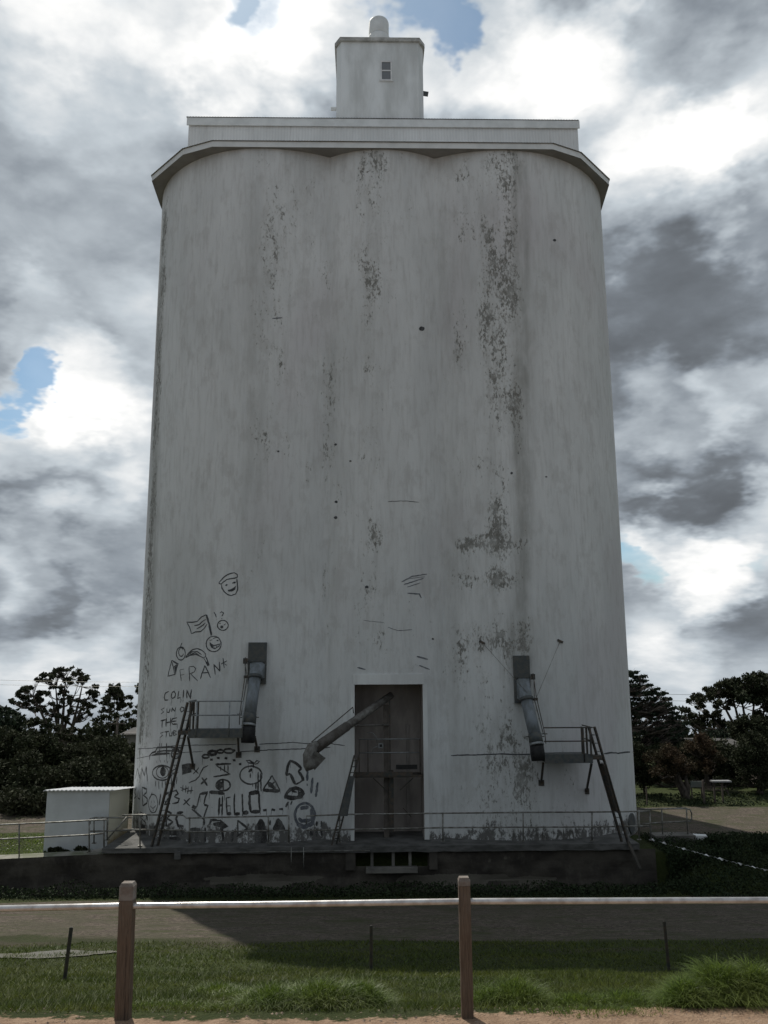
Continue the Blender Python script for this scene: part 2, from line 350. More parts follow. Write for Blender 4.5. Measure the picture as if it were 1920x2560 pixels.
for x, y, rx, ry, a in ((1085, 350, 60, 22, .9), (1105, 365, 25, 50, 1), (1010, 380, 30, 30, .5), (835, 345, 60, 25, .7), (780, 370, 20, 30, .5), (560, 345, 50, 15, .4), (1190, 370, 25, 12, .5), (640, 380, 40, 40, .3),
        (560, 520, 35, 110, .5), (690, 560, 20, 60, .35), (600, 560, 30, 60, .3), (805, 620, 22, 60, .4), (800, 790, 22, 60, .65), (1000, 480, 35, 50, .6), (1060, 560, 60, 90, .6), (1110, 620, 40, 60, .8), (1055, 700, 35, 60, .95), (1075, 780, 28, 40, 1.2), (1000, 740, 30, 70, .5), (1115, 880, 30, 40, .8), (1155, 640, 12, 20, .6), (1105, 480, 20, 70, .7),
        (1030, 1000, 40, 25, .8), (1075, 1120, 30, 70, .75), (1060, 1170, 80, 22, .95), (1000, 1175, 25, 12, .8), (805, 1160, 32, 35, .95), (745, 1110, 25, 18, .6), (640, 1110, 20, 20, .4), (725, 970, 8, 15, .5), (1050, 1250, 70, 22, .85), (1090, 1260, 30, 15, .8), (800, 1270, 20, 25, .5), (900, 1330, 60, 80, .4), (910, 1440, 30, 15, .7), (790, 1365, 50, 30, .3), (1020, 1380, 40, 40, .7), (1135, 1350, 20, 15, .8), (1110, 1390, 60, 25, .6), (575, 950, 10, 90, .3), (600, 760, 30, 60, .25), (500, 1150, 30, 15, .3), (530, 1240, 14, 14, .5),
        (1080, 1680, 60, 110, .65), (1030, 1740, 60, 60, .6), (1140, 1740, 45, 60, .8), (1060, 1790, 90, 40, .6), (1190, 1790, 60, 30, .5), (1290, 1800, 70, 16, .6), (1110, 1640, 30, 40, .5), (1020, 1570, 30, 50, .4), (1240, 1800, 120, 14, .7), (345, 640, 5, 200, .8), (335, 1000, 5, 300, .6), (325, 1350, 6, 300, .9), (318, 1600, 8, 200, .8), (350, 560, 4, 100, .6), (1255, 460, 12, 14, .5), (1305, 930, 5, 60, .5), (1200, 510, 12, 30, .35)):
    p = pt(x, y); q = pt(x+rx if x < 900 else x-rx, y); r_ = pt(x, y-ry); PEEL.append((p[0], p[1], max(.18, abs(q[0]-p[0])), max(.2, abs(r_[1]-p[1])), a))
BANDS = [(LX(640), 1.1, 13, 28, .42), (LX(560), .6, 8, 27, .5), (LX(800), .8, 6, 28, .52), (LX(830), 1.6, 20, 28, .3), (LX(990), .5, 5, 28, .42), (LX(1070), .75, 2, 28, .66), (LX(1118), .35, 3, 28, .55), (LX(720), .4, 5, 20, .3), (LX(1180), 1.2, .5, 4, .35), (LX(1100), 1.6, 0, 4.5, .25), (LX(900), 2.0, 4, 8, .3)]
BANDS += [(pt(338, 900)[0], .28, 1, 26, 1.0), (LX(600), .3, 10, 26, .3), (LX(700), .3, 8, 24, .3)]
SOFT.append((pt(347, 560), pt(322, 1560), .22, .9))
def wall_attr(x, z):
    s = 0
    for (a0, a1, w, am) in SOFT:
        if z < a1[1]-2 or z > a0[1]+2: continue
        k = (z-a1[1])/(a0[1]-a1[1]); xc = a1[0]+(a0[0]-a1[0])*k
        dx = abs(x-xc)/w
        if dx < 2.5: s += am*math.exp(-dx**4 if am > .9 else -dx*dx)*bandz(z, a1[1], a0[1], 1.)
    p = 0
    for (xc, w, z0, z1, am) in BANDS:
        if abs(x-xc) < 2*w: p += 1.12*am*math.exp(-((x-xc)/w)**2)*bandz(z, z0, z1, 1.5)
    for (px, pz, rx, rz, am) in PEEL:
        dx = abs(x-px)/rx; dz = abs(z-pz)/rz
        if dx < 2.2 and dz < 2.2: p += .78*am*math.exp(-(dx*dx+dz*dz))
    g = 0
    if z < 2.2:
        lo = (.35 if x > 1.6 else .7) if x > -10 else .3
        hh = (.55 if x > 2.8 else .25) if x > 1.5 else .5
        g = 1.15*max(0, 1-z/(1.05*hh+.35*mnoise.noise(Vector((x*1.2, 0, 4)))+.15))*1.2
        if x < -2 and z < 1.8: g += .42*(1-z/1.8)
    s += .5*gs(z, ZW, .5)+.1
    return min(1, s), min(1.3, p), min(1, max(0, g))
V = []; A = []
for z in gz:
    for x in gx: V.append((x, yw(x), z)); A.append((*wall_attr(x, z), 1))
n_ = len(gx); F = []
for j in range(len(gz)-1):
    for i in range(n_-1):
        if gx[i] >= DL-.002 and gx[i+1] <= DR+.002 and gz[j+1] <= DT+.002: continue
        F.append((j*n_+i, j*n_+i+1, (j+1)*n_+i+1, (j+1)*n_+i))
# sides and back of the bins (two rows deep)
def side(y, cx0=5.0, R0=5.1):
    return max(cx0+math.sqrt(max(0, R0**2-(y-yc)**2)) for yc in (R0, 17.1-R0) if abs(y-yc) <= R0+.01)
ring = [(side(y, 5.1, 5.22), y) for y in np.linspace(5.22, 11.88, 20)]+[(x, 17.1-yw(x)) for x in sorted([q for q in gx], reverse=True)[::3]]+[(-side(y), y) for y in np.linspace(12.0, 5.1, 20)]
o = len(V)
for z in (-.3, ZW):
    for (x, y) in ring: V.append((x, y, z)); A.append((.2, .1, 0, 1))
F += [(o+i, o+i+1, o+len(ring)+i+1, o+len(ring)+i) for i in range(len(ring)-1)]
me = bpy.data.meshes.new('wall'); me.from_pydata(V, [], F); me.polygons.foreach_set('use_smooth', [True]*len(F))
at = me.attributes.new('wear', 'FLOAT_COLOR', 'POINT'); at.data.foreach_set('color', np.array(A, 'f').ravel())
def wallmat():
    t = MT('weathered_white_render'); a = t.attr('wear'); sp = t.N.new('ShaderNodeSeparateColor'); t.L.new(a.outputs['Color'], sp.inputs[0])
    br = t.noise(.35, 5, .6, (1, 1, .35)); st = t.noise(2.4, 7, .62, (1, 1, .09)); st2 = t.noise(8, 5, .6, (1, 1, .12)); fl = t.noise(5.5, 10, .7, (1, 1, .6), .3); fl2 = t.noise(1.6, 6, .6, (1, 1, .5)); gr = t.noise(26, 4, .6)
    c = t.mix(t.ramp(br, .35, .65), WALL_A, WALL_B)
    c = t.mix(t.ramp(t.noise(.22, 3, .5, (1, 1, .5)), .52, .68, 0, .35), c, (.54, .5, .52))
    s_ = t.math('MULTIPLY', sp.outputs[0], t.ramp(st, .22, .68, .15, 1.))
    s_ = t.math('MULTIPLY', s_, t.ramp(fl2, .3, .6, .55, 1.1))
    c = t.mix(t.math('MULTIPLY', s_, .72, True), c, (.26, .26, .24))
    c = t.mix(t.math('MULTIPLY', t.ramp(st2, .45, .7), .26), c, (.36, .35, .33)); c = t.mix(t.ramp(t.noise(1.6, 8, .7, (1, 1, .6)), .5, .64, 0, .28), c, (.4, .39, .37))
    c = t.mix(t.ramp(gr, .55, .8, 0, .25), c, (.36, .36, .34))
    F_ = t.noise(10, 8, .68, (1, 1, .5), .25); G_ = t.noise(1.3, 5, .6, (1, 1, .4)); F2 = t.noise(28, 5, .65, (1, 1, .4))
    val = t.math('ADD', t.math('ADD', t.math('MULTIPLY', F_, .7), t.math('MULTIPLY', F2, .3)), t.math('MULTIPLY', t.math('SUBTRACT', G_, .5), .55))
    thr = t.math('SUBTRACT', .735, t.math('MULTIPLY', sp.outputs[1], .178))
    pk = t.ramp(t.math('SUBTRACT', val, thr), -.01, .025)
    pk = t.math('MULTIPLY', pk, t.ramp(t.noise(2.2, 4), .3, .6, .45, .95))
    halo = t.ramp(t.math('SUBTRACT', val, thr), -.09, .0, 0, .3); c = t.mix(halo, c, (.42, .42, .39))
    c = t.mix(pk, c, t.mix(t.ramp(F2, .4, .6), (.15, .15, .135), (.24, .235, .215)))
    gg = t.math('ADD', sp.outputs[2], t.math('MULTIPLY', t.math('SUBTRACT', t.noise(5, 10, .78, (1, 1, .6)), .5), 4.2))
    c = t.mix(t.ramp(gg, .62, 1.0, 0, .85), c, (.075, .07, .062))
    t.bump(t.math('SUBTRACT', t.math('ADD', fl, gr), t.math('MULTIPLY', pk, .8)), .012, .5)
    return t.fin(c, .9, 0, .2)
WALL_A = (.72, .735, .73); WALL_B = (.61, .625, .62)
me.materials.append(wallmat()); wall = bpy.data.objects.new('wall', me); COL.objects.link(wall); wall.parent = silo
WALLM = me.materials[0]
# doorway: recess, reveal and flush band round it
r = MB(); yb = 1.9; y0 = .0
yL, yR = yw(DL), yw(DR)
r.add([(DL, yL, -.2), (DL, yb, -.2), (DL, yb, DT), (DL, yL, DT)], [(0, 1, 2, 3)])
r.add([(DR, yR, -.2), (DR, yb, -.2), (DR, yb, DT), (DR, yR, DT)], [(3, 2, 1, 0)])
r.add([(DL, yb, -.2), (DR, yb, -.2), (DR, yb, DT), (DL, yb, DT)], [(0, 1, 2, 3)])
top = [(x, yw(x), DT) for x in np.linspace(DL, DR, 12)]; r.add(top+[(DR, yb, DT), (DL, yb, DT)], [tuple(range(14))])
RECESS = simple('reddish_stained_concrete', (.44, .4, .37), (.3, .27, .25), 1.3, .9, st=(1, 1, .4), bump=.01)
r.build('door_recess', RECESS, silo)
b = MB()
def arcband(b, x0, x1, z0, z1, pr):
    X = np.linspace(x0, x1, 14); f_ = [(x, yw(x)-pr) for x in X]; k_ = [(x, yw(x)+.02) for x in X][::-1]; b.prism(f_+k_, z0, z1)
arcband(b, DL-.05, DR+.06, DT+.0, DT+.36, .045)
arcband(b, DR+.0, DR+.17, .02, DT-.003, .035); arcband(b, DL-.13, DL, .02, DT-.003, .03)
FRM = simple('smooth_pale_render', (.75, .77, .76), (.62, .63, .62), 1.5, .85, st=(1, 1, .3)); b.build('door_surround', FRM, silo)
# port near the right corner
p0 = PW(1578, 2058); ang = math.atan2(p0[1]-5.22, p0[0]-5.1); b = MB(); nrm = np.array([math.cos(ang), math.sin(ang), 0]); tg = np.array([-nrm[1], nrm[0], 0])
vs = [p0+nrm*.03+tg*.3*math.cos(a)+np.array([0, 0, .3*math.sin(a)]) for a in np.linspace(0, 2*math.pi, 24, endpoint=False)]
b.tube([p0-nrm*.1, p0+nrm*.05], .37, 28); b.build('round_port_cover', SPOUTD, silo)
# roof
E_R = [(7.05, -.12), (8.37, .48), (10.12, 2.4), (10.36, 4.6)]
E_L = [(-6.95, -.12), (-8.27, .43), (-10.05, 2.35), (-10.16, 4.3)]
yC = 8.55
ev = E_L[::-1]+E_R; back = [(x, 2*yC-y) for x, y in ev][::-1]
outer = ev+back
gtl = PL(469, 293, 6.75); gtr = PL(1447, 305, 6.75); ZG = (gtl[2]+gtr[2])/2; GX0, GX1 = gtl[0], gtr[0]; GY0, GY1 = 6.75, 10.35
print('gallery', ZG, GX0, GX1)
ZRI = ZE+.75
def ins(p, q, d): return p
# roof sheet: corrugated edge following the eave outline
def dens(poly, step):
    out = []
    for i in range(len(poly)):
        a, b_ = np.array(poly[i], float), np.array(poly[(i+1) % len(poly)], float); n = max(1, int(np.linalg.norm(b_-a)/step))
        for k in range(n): out.append(a+(b_-a)*k/n)
    return out
cen = np.array([0, yC]); P = dens(outer, .06); r = MB(); vs = []; m_ = len(P)
for i, p in enumerate(P):
    q = p+(p-cen)/np.linalg.norm(p-cen)*.05; vs.append((q[0], q[1], ZE+.012+.016*(i % 2)))
for i, p in enumerate(P):
    q = (min(max(p[0], -9.6), 9.6), min(max(p[1], GY0-.02), GY1+.02)); vs.append((q[0], q[1], ZRI))
r.add(vs, [(i, (i+1) % m_, m_+(i+1) % m_, m_+i) for i in range(m_)])
for i, p in enumerate(P):
    pass
r.build('roof', ROOFM, silo)
r = MB(); vs2 = [(v[0], v[1], v[2]-.02) for v in vs[:m_]]; r.add(vs[:m_]+vs2, [(i, (i+1) % m_, m_+(i+1) % m_, m_+i) for i in range(m_)])
r.build('roof_sheet_edge', EDGE, silo)
f = MB(); n_ = len(outer)
fi = [(x*.996, yC+(y-yC)*.996) for x, y in outer]
vs = [(x, y, ZF) for x, y in outer]+[(x, y, ZE) for x, y in outer]
f.add(vs, [(i, (i+1) % n_, n_+(i+1) % n_, n_+i) for i in range(n_)]); f.build('fascia', ROOFM, silo)
f = MB(); f.add([(x, y, ZF+.015) for x, y in outer], [tuple(range(n_))]); SOFM = simple('soffit_board', (.3, .3, .3), (.24, .24, .24), 1, .9); f.build('soffit', SOFM, silo)
# conveyor gallery
def ribbed(name, a, b_, amp, freq, axis='X'):
    t = MT(name); w = t.N.new('ShaderNodeTexWave'); w.wave_type = 'BANDS'; w.bands_direction = axis; w.inputs['Scale'].default_value = freq; t.L.new(t.coord(), w.inputs['Vector'])
    n1 = t.noise(.8, 5, .6, (1, 1, .3)); n2 = t.noise(5, 4, .6, (1, 1, .08)); c = t.mix(t.ramp(n1, .35, .65), a, b_); c = t.mix(t.ramp(n2, .55, .72, 0, .35), c, (.25, .24, .22))
    c = t.mix(t.ramp(w.outputs['Fac'], 0, 1, .08, 0), c, (.2, .2, .2)); t.bump(w.outputs['Fac'], amp, 1.); return t.fin(c, .6, 0, .3)
RIB = ribbed('ribbed_pale_cladding', (.74, .75, .74), (.64, .65, .64), .006, 2.1)
g = MB(); g.box((GX0+.06, GY0+.06, ZRI-.5), (GX1-.06, GY1-.06, ZG-.05)); g.build('gallery_wall', RIB, silo)
g = MB(); zf2 = PL(960, 316, 6.7)[2]; g.box((GX0-.02, GY0-.05, zf2), (GX1+.02, GY0, ZG)); g.box((GX0-.02, GY1, zf2), (GX1+.02, GY1+.05, ZG)); g.build('gallery_fascia', ROOFM, silo)
g = MB(); X = np.arange(GX0-.05, GX1+.05, .07); vs = [(x, GY0-.09, ZG+.01+.018*(i % 2)) for i, x in enumerate(X)]+[(x, (GY0+GY1)/2, ZG+.35+.018*(i % 2)) for i, x in enumerate(X)]+[(x, GY1+.09, ZG+.01+.018*(i % 2)) for i, x in enumerate(X)]+[(x, GY0-.09, ZG-.02) for i, x in enumerate(X)]
k = len(X); g.add(vs, [(i, i+1, k+i+1, k+i) for i in range(k-1)]+[(k+i, k+i+1, 2*k+i+1, 2*k+i) for i in range(k-1)]); g.build('gallery_roof', EDGE, silo)
# tower
TY = 6.95; tl = PL(840.5, 297, TY)[0]; tr_ = PL(1061, 303, TY)[0]; tl = (tl+PL(839.5, 180, TY)[0])/2
ZT = PL(960, 93.5, TY-.12)[2]; ZTb = PL(960, 99.5, TY-.12)[2]; TY1 = TY+3.4; ch = .42
print('tower', tl, tr_, ZT, 'ztb', ZTb)
def octo(x0, x1, y0, y1, c): return [(x0, y0+c), (x0+c*.62, y0), (x1-c*.62, y0), (x1, y0+c), (x1, y1-c), (x1-c*.62, y1), (x0+c*.62, y1), (x0, y1-c)]
TW = simple('tower_white_render', (.77, .8, .8), (.56, .58, .57), .9, .9, st=(1, 1, .25), bump=.006)
b = MB(); b.prism(octo(tl, tr_, TY, TY1, ch), ZG-.4, ZTb+.01); b.build('tower_wall', TW, silo)
b = MB(); b.prism(octo(tl-.1, tr_+.1, TY-.13, TY1+.1, ch+.05), ZTb-.06, ZT); b.build('tower_roof', simple('stained_tower_roof', (.5, .5, .48), (.3, .3, .28), 2.5, .9), silo)
wa = PL(951, 152, TY-.03); wb = PL(980, 201, TY-.03); x0, x1, z1, z0 = wa[0], wb[0], wa[2], wb[2]
fr = MB(); t_ = .07
fr.box((x0, TY-.05, z0), (x0+t_, TY+.01, z1)); fr.box((x1-t_, TY-.05, z0), (x1, TY+.01, z1)); fr.box((x0+t_, TY-.05, z1-t_), (x1-t_, TY+.01, z1)); fr.box((x0+t_, TY-.05, z0), (x1-t_, TY+.01, z0+.05)); zm = (z0+z1)/2; fr.box((x0+t_, TY-.045, zm-.03), (x1-t_, TY+.01, zm+.03)); fr.box((x0-.06, TY-.08, z0-.05), (x1+.06, TY+.01, z0-.001))
wn = fr.build('tower_window', simple('white_window_frame', (.75, .76, .75), (.6, .6, .6), 3, .5), silo)
fr = MB(); fr.box((x0+t_, TY-.02, z0+.05), (x1-t_, TY-.012, z1-t_)); t = MT('window_glass'); t.fin((.16, .17, .18), .12, 0, .6); fr.build('pane', t.m, wn)
b = MB(); a = PL(1061, 218, TY+1.2); b.bar((tr_-.1, TY+1.2, a[2]-.35), (tr_+.32, TY+1.2, a[2]-.42), .06, .26); b.build('steel_bracket', SPOUTD, silo)
b = MB(); a = PL(830, 264, TY+1.0); b.bar((tl+.1, TY+1.0, a[2]-.2), (tl-.3, TY+1.0, a[2]-.2), .05, .18); b.build('steel_bracket', ROOFM, silo)
# ventilator on the tower
vb = PL(947, 96, TY+1.1); vx = vb[0]; vy = TY+1.15
zb_, z1_, zt_ = ZT+.0, PL(947, 74, vy-.5)[2], PL(947, 41, vy-.5)[2]; vr = (PL(972, 60, vy)[0]-PL(922, 60, vy)[0])/2
b = MB(); prof = [(vr*.82, zb_), (vr*.82, zb_+.3)]
b.tube([(vx, vy, ZT-.02), (vx, vy, z1_)], vr*.8, 28)
vent = b.build('roof_ventilator', GALV, silo)
b = MB(); b.tube([(vx, vy, z1_-.12), (vx, vy, z1_+.02), (vx, vy, zt_-.05), (vx, vy, zt_+.06), (vx, vy, zt_+.12)], [vr, vr, vr, vr*.93, vr*.6], 32); b.build('ventilator_hood', ROOFM, vent)
b = MB(); b.tube([(vx, vy, ZT+.02), (vx, vy, ZT+.08), (vx, vy, z1_-.2), (vx, vy, z1_-.1)], [vr*.9, vr*1.1, vr*1.12, vr*1.02], 32); b.build('ventilator_skirt', ROOFM, vent)
# ------------------------------------------------------------------ graffiti and cracks, laid on the wall surface
def ribbon(mb, pts, w, lift=.006):
    """paint stroke: pts are survey coordinates, w is stroke width in metres"""
    w *= 1.3; P3 = []
    dd = []
    for i in range(len(pts)-1):
        a, b_ = np.array(pts[i], float), np.array(pts[i+1], float); n = max(1, int(np.linalg.norm(b_-a)/5))
        for k in range(n): dd.append(a+(b_-a)*k/n)
    dd.append(np.array(pts[-1], float))
    for p in dd:
        p = p+rng.normal(0, .25, 2); q = PW(p[0], p[1]); e = .02; nx_, = (-(yw(q[0]+e)-yw(q[0]-e))/(2*e),)
        nn = np.array([nx_, 0, 0])+np.array([0, -1., 0]); nn[0] = (yw(q[0]+e)-yw(q[0]-e))/(2*e); nn[1] = -1; nn /= np.linalg.norm(nn)
        P3.append((q, nn))
    vs = []
    for i, (q, nn) in enumerate(P3):
        a = P3[max(0, i-1)][0]; b_ = P3[min(len(P3)-1, i+1)][0]; d = b_-a; d = d/(np.linalg.norm(d)+1e-9); s_ = np.cross(d, nn); s_ /= (np.linalg.norm(s_)+1e-9)
        ww = w*(.8+.4*rng.random())*(.55 if i in (0, len(P3)-1) else 1)/2
        for sg in (-1, 1):
            p = q+s_*ww*sg; x = max(-10.09, min(10.31, p[0])); vs.append((x, yw(x)-lift, p[2]))
    o = len(mb.v); mb.add(vs, [(2*i, 2*i+1, 2*i+3, 2*i+2) for i in range(len(P3)-1)])
def fill(mb, pts, lift=.007):
    c = np.mean(np.array(pts, float), 0); P_ = []
    for i in range(len(pts)):
        a, b_ = np.array(pts[i], float), np.array(pts[(i+1) % len(pts)], float)
        for k in range(3): P_.append(a+(b_-a)*k/3+rng.normal(0, .4, 2))
    vs = []
    for f_ in (0., .5, 1.):
        for p in (P_ if f_ else [c]):
            q = c+(p-c)*f_; w3 = PW(q[0], q[1]); vs.append((w3[0], yw(w3[0])-lift, w3[2]))
    n = len(P_); mb.add(vs, [(0, 1+i, 1+(i+1) % n) for i in range(n)]+[(1+i, 1+n+i, 1+n+(i+1) % n, 1+(i+1) % n) for i in range(n)])
def paintmat(name, a, b, lo=.3, hi=.7):
    t = MT(name); n1 = t.noise(5, 6, .65, (1, 1, .5)); n2 = t.noise(30, 4, .7); c = t.mix(t.ramp(t.math('ADD', t.math('MULTIPLY', n1, .6), t.math('MULTIPLY', n2, .4)), lo, hi), a, b); return t.fin(c, .85, 0, .2)
INK = paintmat('black_marker_paint', (.035, .037, .04), (.12, .125, .13)); INKF = paintmat('faded_brush_paint', (.045, .043, .042), (.2, .2, .195), .4, .7); THIN = paintmat('thin_grey_paint', (.1, .11, .13), (.27, .28, .29), .4, .65)
def T1(p): return [(330+x/4.422, 1400+y/4.422) for x, y in p]
def T2(p): return [(320+x/3.318, 1840+y/3.318) for x, y in p]
def T4(p): return [(1080+x/3.072, 1560+y/3.072) for x, y in p]
def ell(cx, cy_, rx, ry, a0=0, a1=370, n=18): return [(cx+rx*math.cos(math.radians(a0+(a1-a0)*i/n)), cy_+ry*math.sin(math.radians(a0+(a1-a0)*i/n))) for i in range(n+1)]
def draw(name, strokes, T, w, mat, fills=(), label=None):
    mb = MB(); w = w*1.18 if (mat is INKF and w >= .034) else w
    for s_ in strokes:
        if isinstance(s_, tuple) and isinstance(s_[0], list): ribbon(mb, T(s_[0]), w*s_[1])
        else: ribbon(mb, T(s_), w)
    for f_ in fills: fill(mb, T(f_))
    if mat is INKF and w >= .034:
        for s_ in strokes:
            q = s_[0] if isinstance(s_, tuple) and isinstance(s_[0], list) else s_
            if rng.random() < .45:
                x, y = T([q[int(rng.integers(len(q)))]])[0]; L_ = rng.uniform(6, 22); ribbon(mb, [(x, y), (x+rng.normal()*.4, y+L_*.5), (x+rng.normal()*.6, y+L_)], .012)
    o = mb.build(name, mat, silo)
    if label: o['label'] = label
    return o
draw('graffiti_face', [[(960,250),(985,225),(1020,185),(1070,155),(1130,140),(1165,160),(1168,190),(1140,200),(1100,205),(1050,215),(1010,245),(985,268),(962,258),(960,250)],
  [(988,268),(995,310),(1020,350),(1060,385),(1100,393),(1145,375),(1168,330),(1165,260),(1160,205)], [(1060,335),(1090,330),(1120,315),(1148,290),(1135,325),(1105,343),(1070,342),(1060,335)]], T1, .032, INK,
  [[(1026,282),(1045,264),(1064,272),(1045,288)], [(1105,256),(1130,238),(1153,243),(1135,262)], [(1062,335),(1120,316),(1145,295),(1130,325),(1100,341)]], 'cartoon face wearing a beret')
draw('graffiti_flag', [[(605,685),(660,690),(720,680),(770,630),(820,605)],[(605,685),(635,740),(658,815)],[(658,815),(700,795),(760,790),(800,755),(830,710)],[(690,725),(740,715),(780,680),(815,655)],[(715,760),(765,735),(810,695)],([(820,605),(850,710),(875,835)],1.3),[(828,605),(865,740),(885,835)]], T1, .03, INK, (), 'drawn flag on a pole')
draw('graffiti_face', [ell(1005,722,60,55),[(965,705),(982,698)],[(1015,722),(1035,705)],([(905,575),(925,605),(932,635)],1.0),[(936,650),(940,655)],[(973,588),(990,570),(1015,588),(1003,607),(994,622)],[(992,645),(997,650)]], T1, .03, INK, [ell(993,740,18,16,0,324,9)], 'small surprised round face')
draw('graffiti_face', [ell(903,928,84,86),[(858,892),(890,880)],[(862,912),(880,935),(910,945),(950,935),(978,925),(960,955),(915,978),(880,965),(865,935),(862,912)],[(880,940),(890,965)],[(905,945),(910,975)],[(930,942),(935,970)],[(895,870),(930,855),(965,862)]], T1, .03, INK, [ell(947,890,12,9,0,324,9),[(862,912),(885,940),(900,960),(880,965)]], 'laughing round face')
draw('graffiti_fruit', [ell(540,1035,50,72),ell(543,1018,27,48,20,330),[(528,985),(538,950),(550,918)],[(535,955),(565,965),(580,985)],([(540,945),(552,915)],2.),[(590,1080),(625,1030),(670,990),(720,980),(770,995),(810,1035),(815,1065)],[(590,1080),(640,1055),(700,1045),(760,1065),(790,1085),(815,1065)],[(620,1055),(660,1015),(720,1010),(770,1045)],[(640,1045),(700,1025),(745,1055)],[(795,1085),(815,1120),(835,1170)],[(815,1065),(835,1110),(850,1160),(835,1170)]], T1, .03, INK, [[(818,1125),(842,1120),(848,1165),(835,1172)]], 'cherry and banana drawings')
draw('graffiti_prism', [[(440,1110),(395,1285),(475,1265),(510,1145),(440,1110),(475,1265)],[(455,1125),(500,1150)],[(465,1180),(505,1150)]], T1, .03, INK, [[(470,1180),(505,1160),(478,1262)]])
draw('graffiti_writing', [([(530,1215),(545,1340)],.8),([(530,1215),(572,1208)],.8),([(535,1275),(577,1265)],.8),([(632,1180),(635,1340)],.9),([(632,1180),(680,1175),(705,1200),(690,1235),(640,1260)],.9),([(650,1260),(725,1335)],.9),[(805,1165),(755,1315)],[(805,1165),(868,1300)],[(765,1250),(850,1245)],[(905,1150),(920,1268)],[(905,1155),(972,1230)],[(972,1230),(965,1125)],[(1008,1085),(1018,1195)],[(1050,1115),(985,1150)],[(1012,1140),(1048,1165)]], T1, .03, INK, (), 'the word FRANK')
draw('graffiti_writing', [[(405,1450),(370,1470),(355,1520),(365,1550),(400,1548)],[(440,1465),(433,1515),(450,1530),(475,1515),(482,1480),(465,1452),(440,1465)],[(518,1450),(503,1530),(535,1520)],[(572,1435),(565,1530)],[(605,1530),(605,1440),(648,1530),(655,1430)],
 [(358,1635),(325,1655),(352,1680),(320,1702)],[(385,1640),(385,1680),(410,1685),(420,1640)],[(440,1680),(445,1635),(475,1672),(482,1628)],[(545,1625),(532,1650),(545,1680),(570,1665),(572,1635),(545,1625)],
 [(315,1780),(372,1763)],[(335,1775),(330,1855)],[(380,1750),(375,1840)],[(428,1745),(425,1835)],[(375,1800),(427,1790)],[(500,1745),(450,1755),(432,1790),(450,1815),(500,1813)],[(435,1785),(492,1780)],
 [(350,1903),(315,1915),(338,1935),(308,1962)],[(360,1902),(412,1893)],[(385,1900),(375,1962)],[(412,1905),(415,1945),(440,1945),(448,1893)],[(462,1885),(460,1940)],[(460,1885),(490,1895),(465,1912),(495,1925),(460,1942)],[(512,1880),(510,1930),(540,1920)],[(512,1880),(540,1890),(515,1905)]], T1, .034, INKF, (), 'the words COLIN SUN OF THE STUBB')
draw('wall_crack', [([(45,110),(130,103),(200,100),(300,88),(420,80),(560,76),(750,72),(900,70)],.6),([(1090,68),(1250,60),(1350,52),(1480,62),(1640,58),(1800,78)],.7),([(60,190),(130,175),(200,163),(330,150),(480,135),(620,128)],.5)], T2, .03, INK)
draw('wall_crack', [([(930,130),(1100,120),(1250,112),(1460,105),(1560,102),(1680,94)],.8)], T2, .03, INK)
draw('wall_crack', [([(145,1010),(260,1006),(400,1003),(520,997),(640,1003),(760,1000)],.9),([(850,1002),(1000,998),(1150,1000)],.6),([(1320,996),(1380,988),(1430,992),(1500,983),(1560,987),(1600,992)],1.1)], T4, .035, INK)
draw('wall_crack', [([(-340,-940),(-240,-945),(-190,-945),(-100,-935)],.5)], T4, .035, INK)
draw('graffiti_vehicle', [([(180,198),(178,165),(200,140),(228,130),(245,95),(330,92),(430,98),(450,100)],1.),[(262,105),(260,148),(320,150)],[(320,60),(322,175)],[(225,145),(345,143)],ell(395,152,36,34),[(365,112),(425,110)],[(372,150),(420,150)],[(240,130),(300,122),(440,125)],[(200,160),(260,150)],[(275,60),(275,88)],[(262,62),(262,85)]], T2, .04, INKF)
draw('graffiti_chain', [ell(645,168,28,14),ell(700,140,36,20),ell(765,128,28,13),ell(835,124,40,18),ell(700,140,26,12)], T2, .045, INKF, [ell(880,120,13,12,0,324,9)]+[[(x-11,y-9),(x+11,y-10),(x+12,y+10),(x-10,y+10)] for x,y in ((693,195),(748,182),(812,184),(880,200),(930,232))])
draw('graffiti_eye', [(ell(285,305,82,62),1.4),ell(285,300,50,50),[(240,225),(238,205)],[(270,220),(268,200)],[(300,218),(302,200)],[(325,225),(330,205)],[(365,290),(400,270)],[(370,310),(415,300)],[(230,370),(228,420)],[(255,370),(256,440)],[(285,372),(284,430)],[(310,370),(310,410)],[(385,250),(400,275)]], T2, .03, INKF, [ell(290,295,24,40,0,340,14)], 'large staring eye')
draw('graffiti_marks', [[(535,265),(585,312)],[(590,262),(540,315)],([(665,245),(625,262),(605,300),(590,335),(560,365),(505,388)],1.),([(612,345),(658,412)],1.8),([(655,350),(605,400)],1.6),([(465,525),(512,580)],1.2),([(515,515),(460,570)],1.2),[(435,425),(475,445)],[(455,405),(455,460)],[(480,410),(478,470)],[(440,450),(500,430)],[(500,420),(495,480)],[(490,460),(540,450)],[(530,420),(520,480)],[(360,340),(360,420)],[(385,350),(383,430)],[(405,340),(402,400)]], T2, .032, INKF, [[(445,235),(517,225),(526,302),(450,320)]])
draw('graffiti_symbol', [([(725,235),(855,230)],1.8),[(730,245),(790,280),(848,318)],([(850,315),(800,325),(708,338)],1.4),[(770,250),(770,290)],[(800,240),(800,300)],[(830,240),(832,300)]], T2, .032, INKF, (), 'sigma symbol')
draw('graffiti_symbol', [ell(790,408,60,46),([(787,362),(790,452)],1.3),([(675,465),(790,470)],2.2),([(735,470),(800,478)],2.5)], T2, .036, INKF, [ell(762,408,26,34,0,340,12)], 'phi symbol')
